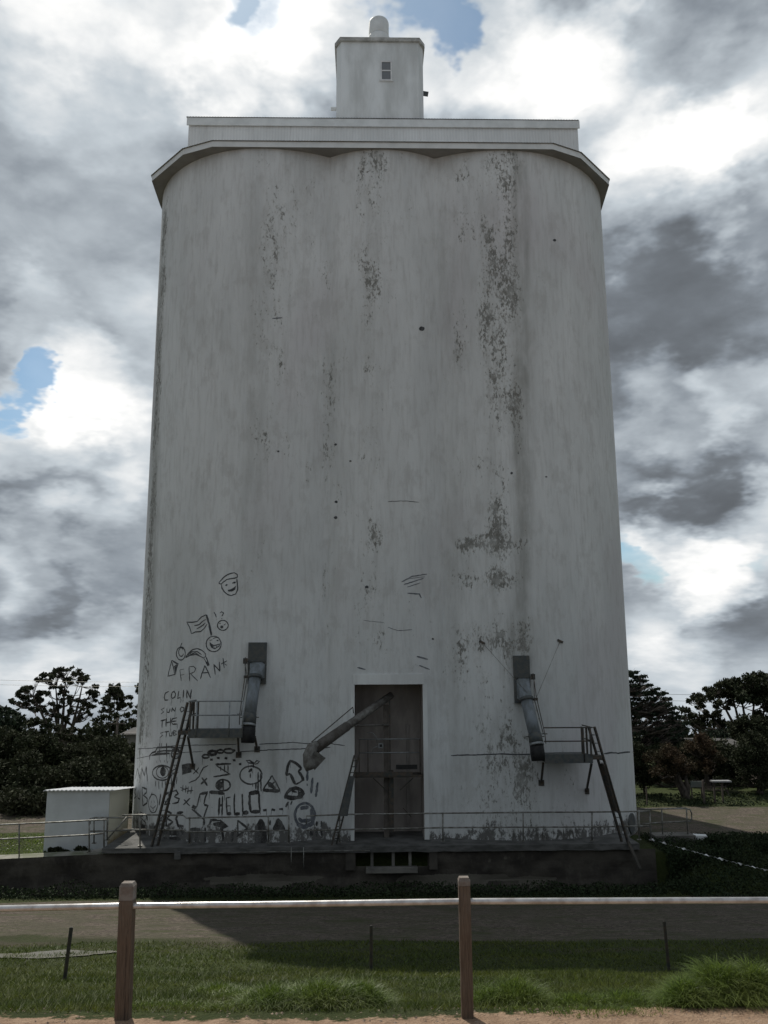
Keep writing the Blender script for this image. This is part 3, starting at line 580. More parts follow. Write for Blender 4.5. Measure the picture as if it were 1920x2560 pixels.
draw('graffiti_apple', [ell(1020,325,92,75,0,365,24),[(1040,262),(1042,225),(1010,203),(980,205),(1000,222),(1040,230)],[(1045,228),(1068,205),(1090,210),(1075,228),(1048,235)],([(1000,300),(1030,270)],1.8),[(1015,345),(1015,310)],[(1080,300),(1078,470)],[(1100,310),(1105,460)],[(1060,380),(1062,440)],[(1035,390),(1036,420)]], T2, .034, INKF, (), 'apple with two leaves')
draw('graffiti_warning_triangle', [[(1195,328),(1160,385),(1118,448)],[(1195,328),(1225,380),(1262,455)],([(1118,450),(1262,455)],2.3),([(1160,385),(1222,440)],2.6),[(1225,375),(1165,425)]], T2, .034, INKF)
draw('graffiti_arrow', [[(1345,200),(1325,250),(1312,328)],[(1340,200),(1395,225),(1440,268)],[(1412,292),(1440,330),(1458,372)],[(1345,312),(1365,350),(1388,402)],([(1390,402),(1458,365)],.6),[(1412,292),(1440,268)],[(1312,325),(1345,312)]], T2, .062, INKF, (), 'outlined arrow pointing up')
draw('graffiti_bars', [[(1490,285),(1486,372)],[(1532,345),(1518,475)],[(1575,385),(1558,505)],([(1485,395),(1487,415)],.8)], T2, .07, THIN)
draw('graffiti_creature', [([(1305,520),(1320,470),(1345,445),(1390,432),(1435,445),(1455,480),(1440,505)],1.6),([(1310,510),(1355,515),(1400,512),(1450,495)],1.8),[(1360,460),(1400,465)],[(1330,545),(1310,590)],[(1360,540),(1350,570)],[(1300,480),(1330,500)]], T2, .05, INKF, [[(1315,490),(1360,490),(1365,520),(1312,518)],[(1410,450),(1450,475),(1445,505),(1410,490)]])
draw('graffiti_writing', [[(58,360),(80,270),(102,372)],[(65,330),(97,325)],[(108,362),(115,262),(135,330),(152,250),(162,380)],
 [(45,410),(45,520)],[(45,410),(68,430),(50,465),(70,500),(46,525)],[(82,450),(82,515),(98,525),(100,450)],([(118,425),(122,578)],1.2),([(118,425),(155,440),(152,470),(125,490),(162,520),(158,555),(122,580)],1.2),
 [(45,610),(40,715)],[(48,620),(62,650),(45,668),(62,700),(42,718)],[(78,625),(70,700),(82,722)],[(105,625),(102,720)],[(102,630),(135,650),(104,675),(150,722)],[(145,640),(160,690)]], T2, .034, INKF, (), 'faded capital letters AM and BOB')
draw('graffiti_face', [ell(208,560,38,76),([(195,535),(195,555)],1.),([(218,535),(218,555)],1.),[(185,580),(208,600),(232,575)],[(200,470),(180,520)]], T2, .03, INKF, [ell(122,785,26,58,0,340,12)], 'tall smiling oval face')
draw('graffiti_writing', [[(272,480),(258,575)],([(305,490),(335,470),(340,510),(300,568),(350,560)],1.1),([(365,462),(400,450),(415,478),(385,503),(425,520),(415,550),(368,562)],1.2),
 ([(290,650),(250,740)],1.5),([(292,650),(302,745)],1.3),[(262,705),(302,702)],([(315,620),(318,752)],1.8),([(315,618),(360,640),(325,682),(372,712),(320,752)],1.3),([(458,630),(412,640),(400,690),(415,745),(462,748)],1.9)], T2, .036, INKF, (), 'the numbers 123 and letters ABC')
draw('graffiti_note', [[(600,478),(660,463),(640,520),(630,565)],[(630,565),(662,578),(640,640),(625,695)],([(625,690),(600,665),(555,625),(530,605)],1.2),([(598,478),(570,590)],1.),([(600,480),(660,468)],2.),([(530,600),(540,582),(570,590)],2.),([(632,572),(662,580)],1.8)], T2, .036, INKF, [[(532,585),(570,592),(555,615)]])
draw('graffiti_writing', [([(760,510),(752,655)],1.5),([(785,498),(780,660)],1.),([(755,575),(785,575)],2.6),[(815,512),(822,655)],([(815,515),(850,506)],1.1),[(820,580),(848,578)],([(822,648),(857,640)],2.4),[(885,478),(880,560),(885,652)],([(880,648),(928,643)],2.4),[(948,478),(952,640)],([(950,638),(1000,635)],2.6),([(1010,480),(1008,560),(1020,635)],1.6),([(1020,630),(1097,625)],2.6),([(1095,625),(1088,545),(1085,462)],1.2),([(1003,475),(1090,465)],2.6),([(1120,617),(1150,615)],2.6),([(1190,608),(1222,616)],2.4),([(1255,606),(1285,606)],2.6)], T2, .034, INKF, (), 'the word HELLO in block letters')
draw('graffiti_face', [(ell(1467,655,82,98,0,370,28),1.4),([(1415,680),(1440,705),(1500,700),(1520,690)],2.2),([(1430,600),(1500,590)],2.4),([(1400,730),(1460,755),(1540,720)],2.4),([(1520,600),(1535,740)],2.)], T2, .05, THIN, (), 'pale smeared round face')
draw('graffiti_bars', [[(1565,705),(1566,748)],[(1603,705),(1605,745)],[(1563,768),(1567,832)],[(1600,768),(1610,832)],([(1520,768),(1524,830)],1.5)], T2, .055, INKF)
draw('graffiti_arrow', [([(690,700),(770,700)],1.),([(680,730),(690,700),(740,695)],1.4),([(640,760),(640,880)],1.3)], T2, .04, INKF, [[(705,722),(768,708),(768,690),(835,750),(768,780),(768,760),(712,745)]], 'solid arrow pointing right')
draw('graffiti_symbol', [([(910,698),(912,830)],1.),([(910,700),(992,765)],1.3),([(992,765),(900,838)],1.2)], T2, .036, INKF, (), 'sideways triangle')
draw('graffiti_symbol', [([(1105,690),(1080,760),(1070,880)],2.4),([(1105,690),(1130,780),(1138,880)],2.),([(1245,685),(1205,785)],1.3),([(1245,685),(1285,750),(1298,790)],1.4),([(1180,700),(1178,740)],1.)], T2, .045, INKF, [[(1105,700),(1075,800),(1062,885),(1140,885),(1130,790)],[(1245,690),(1210,780),(1290,785)]], 'two dark triangles')
draw('graffiti_symbol', [([(512,880),(515,780),(582,780),(562,882)],2.2),([(535,810),(530,850)],1.2),([(630,680),(632,740)],1.2)], T2, .045, INKF, (), 'thick arch shape')
draw('graffiti_smear', [([(262,785),(340,800),(400,806),(465,805)],2.6),([(300,795),(420,800)],2.),([(290,850),(350,855),(430,850)],2.2),([(300,840),(330,870)],2.),([(430,845),(415,880)],2.),([(155,655),(160,700)],1.5),([(110,740),(150,800)],1.5),([(225,740),(195,860)],1.6),([(780,760),(790,870)],1.5),([(870,780),(860,880)],1.4)], T2, .045, INKF)
T8 = lambda p: [(x/.864, y/.864) for x, y in p]
draw('wall_scrape', [([(868,1257),(890,1245),(922,1240)],1.2),([(872,1263),(915,1249)],1.),([(880,1268),(908,1259)],.8),([(878,1250),(918,1246)],.6),([(880,1281),(906,1283),(910,1292)],1.2),([(838,1355),(860,1362),(890,1360)],.6),([(900,1418),(925,1424)],1.3),([(905,1437),(928,1446)],1.1),([(772,1442),(790,1446)],1.2),([(588,688),(610,686)],1.1),([(785,1340),(830,1345)],.4)], T8, .03, THIN)
for k_, (x, y, r) in enumerate(((911, 710, 6), (725, 960, 3), (726, 1084, 3.4), (757, 996, 2.4), (725, 1118, 4), (1105, 1022, 3), (601, 975, 2.6), (1198, 519, 3.5), (1180, 1030, 2), (935, 1380, 2.6), (792, 1268, 4))):
    draw('wall_hole', [], T8, .03, INK, [ell(x, y, r, r*.8, 0, 324, 9)])
# ------------------------------------------------------------------ loading platform
YE = -.72                                  # platform edge
x0 = PL(255, 2110, YE)[0]; x1 = PL(1598, 2100, YE)[0]; xm = PL(449, 2110, YE)[0]
lp = empty('loading_platform', (0, YE, 0), 'long dark concrete loading platform and pit wall below the white silo', 'platform')
SLAB = simple('dirty_platform_slab', (.135, .133, .128), (.07, .07, .066), 1.6, .9, st=(1, 1, 3), bump=.008)
def wavy(mb, x0, x1, ya, yb_, z0, z1, j=.012, step=.25):
    X = np.arange(x0, x1, step).tolist()+[x1]; n = len(X); vs = []
    for x in X:
        a, b_, c_ = [mnoise.noise(Vector((x*1.7, k*7, 0)))*j for k in (1, 2, 3)]
        vs += [(x, ya+a, z0+b_), (x, ya+a, z1+c_*.3), (x, yb_, z1), (x, yb_, z0)]
    f = [(4*i+a, 4*(i+1)+a, 4*(i+1)+(a+1) % 4, 4*i+(a+1) % 4) for i in range(n-1) for a in range(4)]
    mb.add(vs, f+[(0, 1, 2, 3), (4*n-4, 4*n-1, 4*n-2, 4*n-3)])
b = MB(); wavy(b, xm, x1, YE, 5.6, -.2, 0., .03); b.build('slab', SLAB, lp, B(lp))
b = MB(); wavy(b, x0, xm-.002, YE+.03, 5.6, -.16, .0, .01); b.box((xm-.14, YE-.12, -.34), (xm+.06, YE-.035, -.09)); b.build('ramp_slab', SLAB, lp, B(lp))
# pit wall with the hopper opening under the doorway
def at_(x, y, yl=YE+.12): return PL(x, y, yl)
oL = at_(888, 2140)[0]; oR = at_(1072, 2140)[0]; oT = -.2; oB = at_(960, 2166)[2]; WX0, WX1 = -17.0, at_(1640, 2150)[0]
print('pit', oL, oR, oB, WX0, WX1)
pw = MB(); yy = YE+.14
t = MT('stained_pit_wall'); n1 = t.noise(.8, 7, .6, (1, 1, 1.6)); n2 = t.noise(3.5, 6, .65, (1, 1, .5)); n3 = t.noise(14, 4)
at2 = t.attr('pale'); pc = t.mix(t.ramp(n1, .35, .68), (.038, .034, .03), (.085, .076, .064)); pc = t.mix(t.ramp(n2, .5, .72, 0, .5), pc, (.11, .1, .085))
pf = t.math('ADD', at2.outputs['Fac'], t.math('MULTIPLY', t.math('SUBTRACT', n2, .5), .9)); pc = t.mix(t.ramp(pf, .45, .6, 0, .9), pc, (.13, .12, .1)); t.bump(t.math('ADD', n2, n3), .02, .7); PITM = t.fin(pc, .95, 0, .15)
def topz(x):
    # the ground stands lower to the left of the platform
    if x >= x0: return -.2
    return -.2-.28*min(1, (x0-x)/6.5)
XX = np.arange(WX0, WX1, .12).tolist()+[WX1]; ZZn = 16; vs = []; pa = []
def pale(x, z):
    v = 0
    for (px, py, rx, rz, up) in ((660, 2200, 150, .27, 0), (1135, 2198, 145, .30, 0), (1330, 2196, 60, .15, 0)):
        c_ = PL(px, py, yy); w_ = rx/2072*31; d = abs(x-c_[0])/w_
        if d < 1:
            arch = c_[2]+rz*math.sqrt(1-d*d)*.75; 
            v = max(v, min(1, max(0, (arch-z)/.05)) if z > c_[2]-.32*(1-d) else .0)
    for (px, py, r) in ((1225, 2150, .25), (1290, 2148, .3), (1345, 2146, .3), (1390, 2146, .2), (1180, 2150, .15), (1265, 2143, .2)):
        c_ = PL(px, py, yy); v = max(v, .5*math.exp(-((x-c_[0])/r)**2-((z-c_[2])/.2)**2))
    return v
for x in XX:
    tz = topz(x)
    for k in range(ZZn+1):
        z = -2.1+(tz+2.1)*k/ZZn; bulge = .10*mnoise.noise(Vector((x*.5, z*1.4, 2)))+.05*mnoise.noise(Vector((x*2, z*3, 7))); bulge -= .25*max(0, (-1.2-z))
        vs.append((x, yy+bulge*min(1, (tz-z)*3), z)); pa.append(pale(x, z))
fs = []
for i in range(len(XX)-1):
    for k in range(ZZn):
        xm_ = (XX[i]+XX[i+1])/2; zmid = -2.1+(topz(xm_)+2.1)*(k+.5)/ZZn
        if oL < xm_ < oR and zmid > oB: continue
        q = i*(ZZn+1)+k; fs.append((q, q+ZZn+1, q+ZZn+2, q+1))
pw.add(vs, fs, False); pwo = pw.build('pit_wall', PITM, lp, B(lp)); a_ = pwo.data.attributes.new('pale', 'FLOAT', 'POINT'); a_.data.foreach_set('value', np.array(pa, 'f'))
b = MB(); b.box((WX0, yy, -1.9), (WX1, yy+.06, -.72)) if False else None
b.add([(WX0, yy+.02, -.48), (x0, yy+.02, -.2), (x0, yy+.75, -.2), (WX0, yy+.75, -.48)], [(0, 1, 2, 3)]); b.build('wall_coping', simple('worn_coping', (.26, .25, .22), (.13, .14, .09), 1.5, .95), lp, B(lp))
b = MB(); b.box((oL-.05, yy+1.1, -2), (oR+.05, yy+1.2, -.2)); b.box((oL-.2, yy+.16, -2), (oL+.02, yy+1.1, -.2)); b.box((oR-.02, yy+.16, -2), (oR+.2, yy+1.1, -.2)); b.build('pit_back', CONCD, lp, B(lp))
b = MB()
for xx in (930, 983, 1025):
    q = at_(xx, 2145)[0]; b.box((q-.05, yy-.03, oB), (q+.05, yy+.09, -.2))
b.build('pit_post', CONC, lp, B(lp))
b = MB(); q0, q1 = at_(915, 2170)[0], at_(1043, 2170)[0]; b.box((q0, yy-.3, oB-.16), (q1, yy+.05, oB)); b.build('pit_sill', CONC, lp, B(lp))
for (a0, a1) in ((864, 888), (1073, 1093)):
    b = MB(); b.box((at_(a0, 2140)[0], yy-.1, oB-.1), (at_(a1, 2140)[0], yy+.1, -.205)); b.build('pit_pillar', CONCD, lp, B(lp))
b = MB(); b.tube([at_(480, 2133, YE-.05), at_(700, 2129, YE-.05), at_(925, 2126, YE-.05)], .012, 6); b.build('pipe', RAILM, lp, B(lp))
for xx in (728, 759):
    b = MB(); b.tube([at_(xx, 2118, YE-.05), at_(xx, 2178, YE-.05)], .014, 6); b.build('pipe', RAILM, lp, B(lp))
# ------------------------------------------------------------------ handrails
def rail(name, label, rails, posts, r=.026, group='pipe handrails round the loading platform'):
    """rails: lists of (x, y, yl); posts: (xtop, ytop, xbot, ybot, yl)"""
    xa, ya, xb, yb2, yl = posts[0]; base = PL(xb, yb2, yl)
    o = empty('handrail', base, label, 'handrail', group)
    for k, pts in enumerate(rails):
        b = MB(); b.tube([PL(x, y, l) for x, y, l in pts], r, 8); b.build('top_rail' if k % 2 == 0 else 'mid_rail', RAILM, o, B(o))
    for (xa, ya, xb, yb2, yl) in posts:
        b = MB(); b.tube([PL(xa, ya, yl), PL(xb, yb2, yl)], r*1.05, 8); q = PL(xb, yb2, yl); b.box((q[0]-.07, q[1]-.07, q[2]-.005), (q[0]+.07, q[1]+.07, q[2]+.012)); b.build('post', RAILM, o, B(o))
    return o
e1 = YE+.3
rail('r', 'long galvanised handrail on the grassy retaining wall in front of the white shed', [[(-200, 2075, e1), (0, 2062, e1), (130, 2056, e1), (266, 2049, e1), (269, 2052, e1), (269, 2062, e1)], [(-200, 2110, e1), (0, 2098, e1), (130, 2092, e1), (220, 2087, e1), (262, 2083, e1)]],
     [(48, 2059, 48, 2146, e1), (223, 2052, 223, 2130, e1), (260, 2051, 260, 2124, e1)])
rail('r', 'short galvanised handrail with a diagonal brace at the foot of the ramp by the shed', [[(225, 2060, e1+.9), (225, 2047, e1+.9), (235, 2044, e1+.9), (329, 2044, e1+.9)], [(226, 2078, e1+.9), (329, 2076, e1+.9)], [(318, 2042, e1+.8), (268, 2098, e1+.8)]],
     [(235, 2044, 235, 2108, e1+.9), (268, 2046, 268, 2100, e1+.9)])
rail('r', 'stepped galvanised handrail in front of the graffiti at the silo left corner', [[(306, 2038, e1), (350, 2037, e1), (458, 2038, e1), (466, 2045, e1), (600, 2042, e1), (722, 2039, e1), (722, 2048, e1)], [(306, 2074, e1), (458, 2075, e1), (466, 2080, e1), (722, 2076, e1)]],
     [(350, 2037, 350, 2114, e1), (474, 2045, 474, 2108, e1), (671, 2041, 671, 2107, e1), (722, 2039, 722, 2107, e1)])
rail('r', 'long galvanised handrail across the doorway and the right half of the silo', [[(766, 2060, e1), (766, 2040, e1), (860, 2036, e1), (1107, 2033, e1), (1308, 2031, e1), (1480, 2030, e1), (1624, 2028, e1), (1624, 2036, e1)], [(766, 2076, e1), (1107, 2069, e1), (1308, 2068, e1), (1480, 2067, e1), (1624, 2065, e1)]],
     [(849, 2037, 849, 2105, e1), (1107, 2033, 1107, 2103, e1), (1308, 2031, 1308, 2102, e1), (1480, 2030, 1480, 2101, e1), (1597, 2025, 1598, 2099, e1), (1624, 2028, 1628, 2100, e1)])
rail('r', 'rounded end handrail running past the silo right corner toward the road', [[(1600, 2023, 1.2), (1625, 2023, 1.2), (1715, 2021, 1.2), (1725, 2024, 1.2), (1729, 2033, 1.2), (1729, 2047, 1.2), (1724, 2053, 1.2)], [(1600, 2062, 1.2), (1640, 2057, 1.2), (1724, 2053, 1.2)]],
     [(1654, 2023, 1657, 2088, 1.2), (1716, 2021, 1720, 2092, 1.2)])
rc = empty('ramp_kerb', PL(1630, 2098, 1.2), 'low concrete kerb under the rounded handrail right of the silo', 'kerb'); b = MB(); q = PL(1732, 2093, 1.2); b.box((9.85, .9, -.6), (q[0], 1.6, -.06)); b.build('kerb', CONC, rc, B(rc))
# ------------------------------------------------------------------ spouts
def dirv(a, b): d = np.array(b)-np.array(a); return d/np.linalg.norm(d)
def spout(label, bx, pipe, dark, mirror):
    (px0, py0, px1, py1) = bx
    y_ = yw(PL((px0+px1)/2, py0, 0)[0]); y_ = yw(PW((px0+px1)/2, py0)[0])
    a = PL(px0, py0, y_-.16); c = PL(px1, py1, y_-.16); o = empty('grain_spout', ((a[0]+c[0])/2, y_, c[2]), label, 'grain spout', 'steel grain spouts on the silo face')
    b = MB(); b.box((a[0], y_-.16, c[2]), (c[0], y_+.4, a[2])); b.build('outlet_box', SPOUTD, o, B(o))
    w = c[0]-a[0]; zt = a[2]
    b = MB(); zs = zt-.5*(zt-c[2])*.92; yf = y_-.45
    # sloping hood in front of the box
    xm_ = (a[0]+c[0])/2; sgn = mirror
    hx0, hx1 = a[0]+w*.12, c[0]-w*.06
    top_ = [(hx0, y_-.165, zs), (hx1, y_-.165, zs), (hx1, y_-.165, c[2]+.15), (hx0, y_-.165, c[2]+.15)]
    (tx, ty, tyl), (ex, ey, eyl) = pipe[0], pipe[-1]
    P0 = PL(tx, ty, y_+tyl); P1 = PL(ex, ey, y_+eyl); r_ = .215; d = dirv(P0, P1)
    rg = []
    for k in range(16):
        t_ = 2*math.pi*k/16; s1 = np.cross(d, (0, 1, 0)); s1 /= np.linalg.norm(s1); s2 = np.cross(d, s1); rg.append(P0+(s1*math.cos(t_)+s2*math.sin(t_))*r_*1.05)
    # loft box rectangle to the pipe mouth
    rect = []
    for g_ in rg:
        v = g_-P0; n_ = v/np.linalg.norm(v); cx_ = (hx0+hx1)/2; cz_ = (zs+c[2]+.15)/2; hw = (hx1-hx0)/2; hh = (zs-c[2]-.15)/2
        u = np.array([n_[0], n_[2]-n_[1]*.4]); u /= max(abs(u[0]), abs(u[1])); rect.append((cx_+u[0]*hw, y_-.165, cz_+u[1]*hh))
    b.add(rect+[tuple(q) for q in rg], [(k, (k+1) % 16, 16+(k+1) % 16, 16+k) for k in range(16)]); b.build('transition_hood', SPOUT, o, B(o))
    b = MB(); b.bar((hx0-.03, y_-.19, zs+.02), (hx1+.03, y_-.19, zs+.02), .05, .06); b.build('hood_flange', SPOUTD, o, B(o))
    b = MB(); b.tube([P0-d*.05, P0+d*.07], r_*1.16, 20); b.build('collar', SPOUTD, o, B(o))
    L_ = np.linalg.norm(P1-P0); 
    b = MB(); b.tube([P0, P0+d*L_*.62], r_, 20); b.build('chute_pipe', SPOUT, o, B(o))
    b = MB(); dn = d*.75+np.array([0, 0, -.25]); m1 = P0+d*L_*.60; m2 = m1+dn*L_*.16; b.tube([m1-d*.02, m1+dn*L_*.05, m2], [r_*1.06, r_*1.12, r_*1.14], 20); b.build('chute_sleeve', SPOUTD, o, B(o))
    b = MB(); b.tube([m2-dn*.02, m2+dn*.07], r_*1.17, 20); b.build('clamp_band', GALV, o, B(o))
    b = MB(); dd = np.array([dn[0]*.5, dn[1]*.5, -1.]); dd /= np.linalg.norm(dd); m3 = m2+dd*L_*.27; b.tube([m2+dn*.07, m2+dd*L_*.14, m3], [r_*1.12, r_*1.16, r_*1.08], 20); b.build('rubber_sock', RUBBER, o, B(o))
    # control rod beside the pipe
    s_ = -1 if mirror < 0 else 1; side_ = np.array([s_*(r_+.14), -.02, 0])
    b = MB(); hx = (a[0] if s_ < 0 else c[0]); b.tube([(hx+s_*.08, y_-.3, zs+.15), P0+side_+np.array([0, 0, .1]), m1+side_, m2+side_*.92], .016, 6); b.tube([(hx+s_*.12, y_-.22, zs), P0+side_*.8, m1+side_*.85], .014, 6)
    b.bar((hx, y_-.25, zs+.02), (hx+s_*.16, y_-.25, zs+.02), .05, .2); b.bar(P0+side_*.7, P0+side_*1.15, .04, .1); b.bar(m1+side_*.7, m1+side_*1.25, .03, .03); b.build('control_rod', STEEL, o, B(o))
    b = MB(); b.bar(m2-dn*.25+np.array([-r_*1.5, 0, 0]), m2-dn*.25+np.array([r_*1.5, 0, 0]), .03, .03); b.build('hinge_bolt', STEEL, o, B(o))
    return o, P0, m1
sp1, _, _ = spout('blue grey grain spout angling down beside the left elevated access platform', (621, 1606, 664, 1710), [(638, 1692, -.42), (616, 1850, -1.25)], 0, -1)
sp2, P0b, m1b = spout('blue grey grain spout held by two stay wires beside the right access platform', (1284, 1639, 1328, 1758), [(1316, 1748, -.42), (1351, 1895, -1.25)], 0, 1)
for (x, y) in ((1205, 1606), (1400, 1603)):
    q = PW(x, y); o = empty('stay_wire', q, 'thin stay wire from the %s wall anchor down to the right grain spout' % ('left' if x < 1300 else 'right'), 'stay wire', 'stay wires holding the right spout')
    b = MB(); b.tube([q+np.array([0, -.03, 0]), P0b+np.array([.12 if x < 1300 else .28, -.15, .1 if x < 1300 else -.05])], .009, 5); b.build('wire', RAILM, o, B(o)); b = MB(); b.bar(q+np.array([-.1, -.03, .05]), q+np.array([.1, -.03, -.05]), .05, .08); b.build('wall_anchor', STEEL, o, B(o))
# ------------------------------------------------------------------ access platforms
def access(label, s, X0, X1, yf, yw_, zd, ladder_top, ladder_bot, braces, posts, zr, zm, cage):
    """s: +1 ladder on the right. X0..X1 deck, yf outer edge, yw_ wall side"""
    o = empty('access_platform', ((X0+X1)/2, (yf+yw_)/2, zd), label, 'access platform', 'elevated steel access platforms with ladders')
    DK = SPOUTD
    b = MB(); b.box((X0, yf, zd-.24), (X1, yf+.04, zd+.06)); b.box((X0, yf+.04, zd-.05), (X1, yw_, zd)); b.box((X0, yf+.04, zd-.2), (X0+.05, yw_, zd-.05)); b.box((X1-.05, yf+.04, zd-.2), (X1, yw_, zd-.05)); b.build('deck', DK, o, B(o))
    ex = X1 if s > 0 else X0
    b = MB()
    if cage: b.box((min(ex, ex+s*.34), yf+.03, zd-.13), (max(ex, ex+s*.34), yf+.5, zd-.0)); b.build('ladder_landing', STEEL, o, B(o))
    r = .022
    b = MB(); b.tube([(X0, yf, zr), (X1, yf, zr), (X1+ (.05*s if s > 0 else 0), yf+.02, zr)], r, 8); b.build('top_rail', STEEL if s > 0 else GALV, o, B(o)); b = MB(); b.tube([(X0, yf, zm), (X1, yf, zm)], r, 8); b.build('mid_rail', STEEL if s > 0 else GALV, o, B(o))
    far = X0 if s > 0 else X1
    b = MB(); b.tube([(ex, yw_-.1, zr), (ex, yf, zr)], r, 8); b.tube([(ex, yw_-.1, zm), (ex, yf, zm)], r, 8); b.build('end_rail', STEEL, o, B(o))
    for px in posts:
        b = MB(); b.tube([(px, yf, zd-.2), (px, yf, zr)], r*1.1, 8); b.build('rail_post', STEEL if s > 0 else GALV, o, B(o))
    for px, pz in ((ex-s*.05, 0), (ex-s*.22, .5), (ex-s*.12, .25)):
        b = MB(); b.bar((px, yf+pz, zd), (px, yf+pz, zr), .06, .05); b.build('gate_post', STEEL, o, B(o))
    for (p, q) in braces:
        b = MB(); b.bar(p, q, .07, .07); b.box((q[0]-.1, q[1]-.03, q[2]-.1), (q[0]+.1, q[1]+.05, q[2]+.1)); b.build('brace', STEEL, o, B(o))
    lt, lb = np.array(ladder_top), np.array(ladder_bot); d = dirv(lt, lb); w = np.cross(d, (1, 0, 0)); w = np.array([0.05, .42, 0]); w2 = np.array([s*.16, 0, .0])
    ld = MB()
    off = np.array([-s*.17, .14, 0])
    for k_ in (0, 1): ld.bar(lt+off*k_, lb+off*k_, .075, .06)
    lad = ld.build('ladder', STEEL, o, B(o)); rg = MB(); n = int(np.linalg.norm(lb-lt)/.3)
    for k_ in range(1, n): q = lt+(lb-lt)*k_/n; rg.tube([q, q+off], .016, 6)
    rg.build('rungs', GALV, lad, (0, 0, 0) if False else B(o))
    return o, lt, lb, off
# left platform
zd = PL(540, 1827, -1.25)[2]; yf = -1.25
X0, X1 = PL(470, 1830, yf)[0], PL(606, 1830, yf)[0]; zr = PL(540, 1753, yf)[2]; zm = PL(540, 1788, yf)[2]
lt = PL(469, 1756, yf-.05); lb = PL(380, 2103, -.45); lb[2] = .0
a1, b1_ = PL(470, 1842, yf), PW(483, 1916); a2, b2_ = PL(595, 1842, yf), PW(597, 1887); a3, b3_ = PL(637, 1842, -.7), PW(643, 1873)
oL_, lt1, lb1, of1 = access('left elevated grey access platform with two rails and a steep ladder over the graffiti', -1, X0, X1, yf, yw((X0+X1)/2)-.02, zd, lt, lb, [(a1, b1_), (a2, b2_), (a3, b3_)], [PL(491, 1800, yf)[0], PL(573, 1800, yf)[0], X1], zr, zm, True)
# right platform
zd = PL(1420, 1890, -1.25)[2]; X0, X1 = PL(1362, 1890, yf)[0], PL(1482, 1890, yf)[0]; zr = PL(1420, 1819, yf)[2]; zm = PL(1420, 1853, yf)[2]
lt = PL(1486, 1817, yf-.05); lb = PL(1569, 2097, -.5); lb[2] = 0
oR_, lt2, lb2, of2 = access('right elevated dark steel access platform with a covered ladder leaning to the corner', 1, X0, X1, yf, yw((X0+X1)/2)-.02, zd, lt, lb, [(PL(1358, 1908, -.9), PW(1353, 1957)), (PL(1479, 1908, yf), PW(1466, 1978))], [PL(1459, 1850, yf)[0]], zr, zm, True)
b = MB(); p, q = lt2+(lb2-lt2)*.32, lt2+(lb2-lt2)*.73; b.bar(p+of2*.5+np.array([0, -.12, 0]), q+of2*.5+np.array([0, -.12, 0]), .04, .34, (0, 1, 0)); b.bar(p+of2*.5+np.array([0, -.13, 0]), q+of2*.5+np.array([0, -.13, 0]), .26, .02); b.build('ladder_guard', STEEL, oR_, B(oR_))
o = empty('plank', PL(1572, 2110, YE-.1), 'pale plank leaning against the dark pit wall below the right ladder', 'plank'); b = MB(); b.bar(PL(1570, 2104, YE-.06), PL(1600, 2172, YE-.4), .12, .05); b.build('board', CONCD, o, B(o))
# ------------------------------------------------------------------ doorway fittings
dp = empty('doorway_landing', ((DL+DR)/2, .8, 0), 'dark steel post and railed landing inside the tall silo doorway', 'steel landing')
yd = .75
q = PL(966, 2000, yd); b = MB(); b.box((q[0]-.09, yd, 0), (q[0]+.1, yd+.18, DT-.75)); b.build('column', simple('brown_column', (.15, .13, .115), (.09, .08, .07), 3, .9), dp, B(dp))
q = PL(976, 2000, yd-.1); b = MB(); b.box((q[0]-.05, yd-.12, .2), (q[0]+.12, yd+.02, PL(960, 1925, yd)[2])); b.box((q[0]-.03, yd-.06, PL(960, 1925, yd)[2]), (q[0]+.02, yd, PL(960, 1745, yd)[2])); b.build('dark_column', STEEL, dp, B(dp))
z_ = PL(960, 1938, .55)[2]; b = MB(); b.box((DL+.02, .35, z_-.06), (DR-.05, 1.1, z_+.03)); b.box((DL+.02, .33, z_-.02), (DR-.4, .36, z_+.14)); b.build('landing', STEEL, dp, B(dp))
for y_, n_ in ((1848, 'top_rail'), (1882, 'mid_rail')):
    z2 = PL(960, y_, .4)[2]; b = MB(); b.tube([(DL+.15, .42, z2), (DR-.12, .42, z2)], .02, 8); b.build(n_, GALV, dp, B(dp))
for x_ in (898, 920, 1050):
    q = PL(x_, 1900, .42)[0]; b = MB(); b.tube([(q, .42, z_), (q, .42, PL(960, 1848, .4)[2])], .018, 6); b.build('rail_post', STEEL, dp, B(dp))
b = MB(); q0, q1 = PL(990, 1915, .35), PL(1043, 1915, .35); b.box((q0[0], .3, PL(990, 1923, .35)[2]), (q1[0], .36, PL(990, 1912, .35)[2])); b.build('cross_beam', RUBBER, dp, B(dp))
b = MB(); z3 = PL(960, 1813, .2)[2]; b.tube([(DL-.1, yw(DL)-.05, z3), (PL(972, 1813, .7)[0], .7, z3-.02)], .04, 8); b.build('support_pipe', RUSTY, dp, B(dp))
for x_, y0_, x2_, y2_ in ((933, 1945, 975, 1985), (1033, 1945, 1000, 1975), (1008, 2020, 1028, 2042)):
    b = MB(); b.bar(PL(x_, y0_, .7), PL(x2_, y2_, .7), .04, .03); b.build('brace', STEEL, dp, B(dp))
q = PL(1023, 2000, 1.85); b = MB(); b.box((q[0]-.09, 1.8, .1), (q[0]+.02, 1.88, 3.9)); b.build('channel', simple('dull_channel', (.34, .31, .29), (.27, .25, .23), 3, .8), dp, B(dp))
sb_ = empty('switch_box', PL(951, 1872, .6), 'small square pale switch box beside the post in the doorway', 'switch box'); a, c_ = PL(946, 1858, .6), PL(958, 1870, .6)
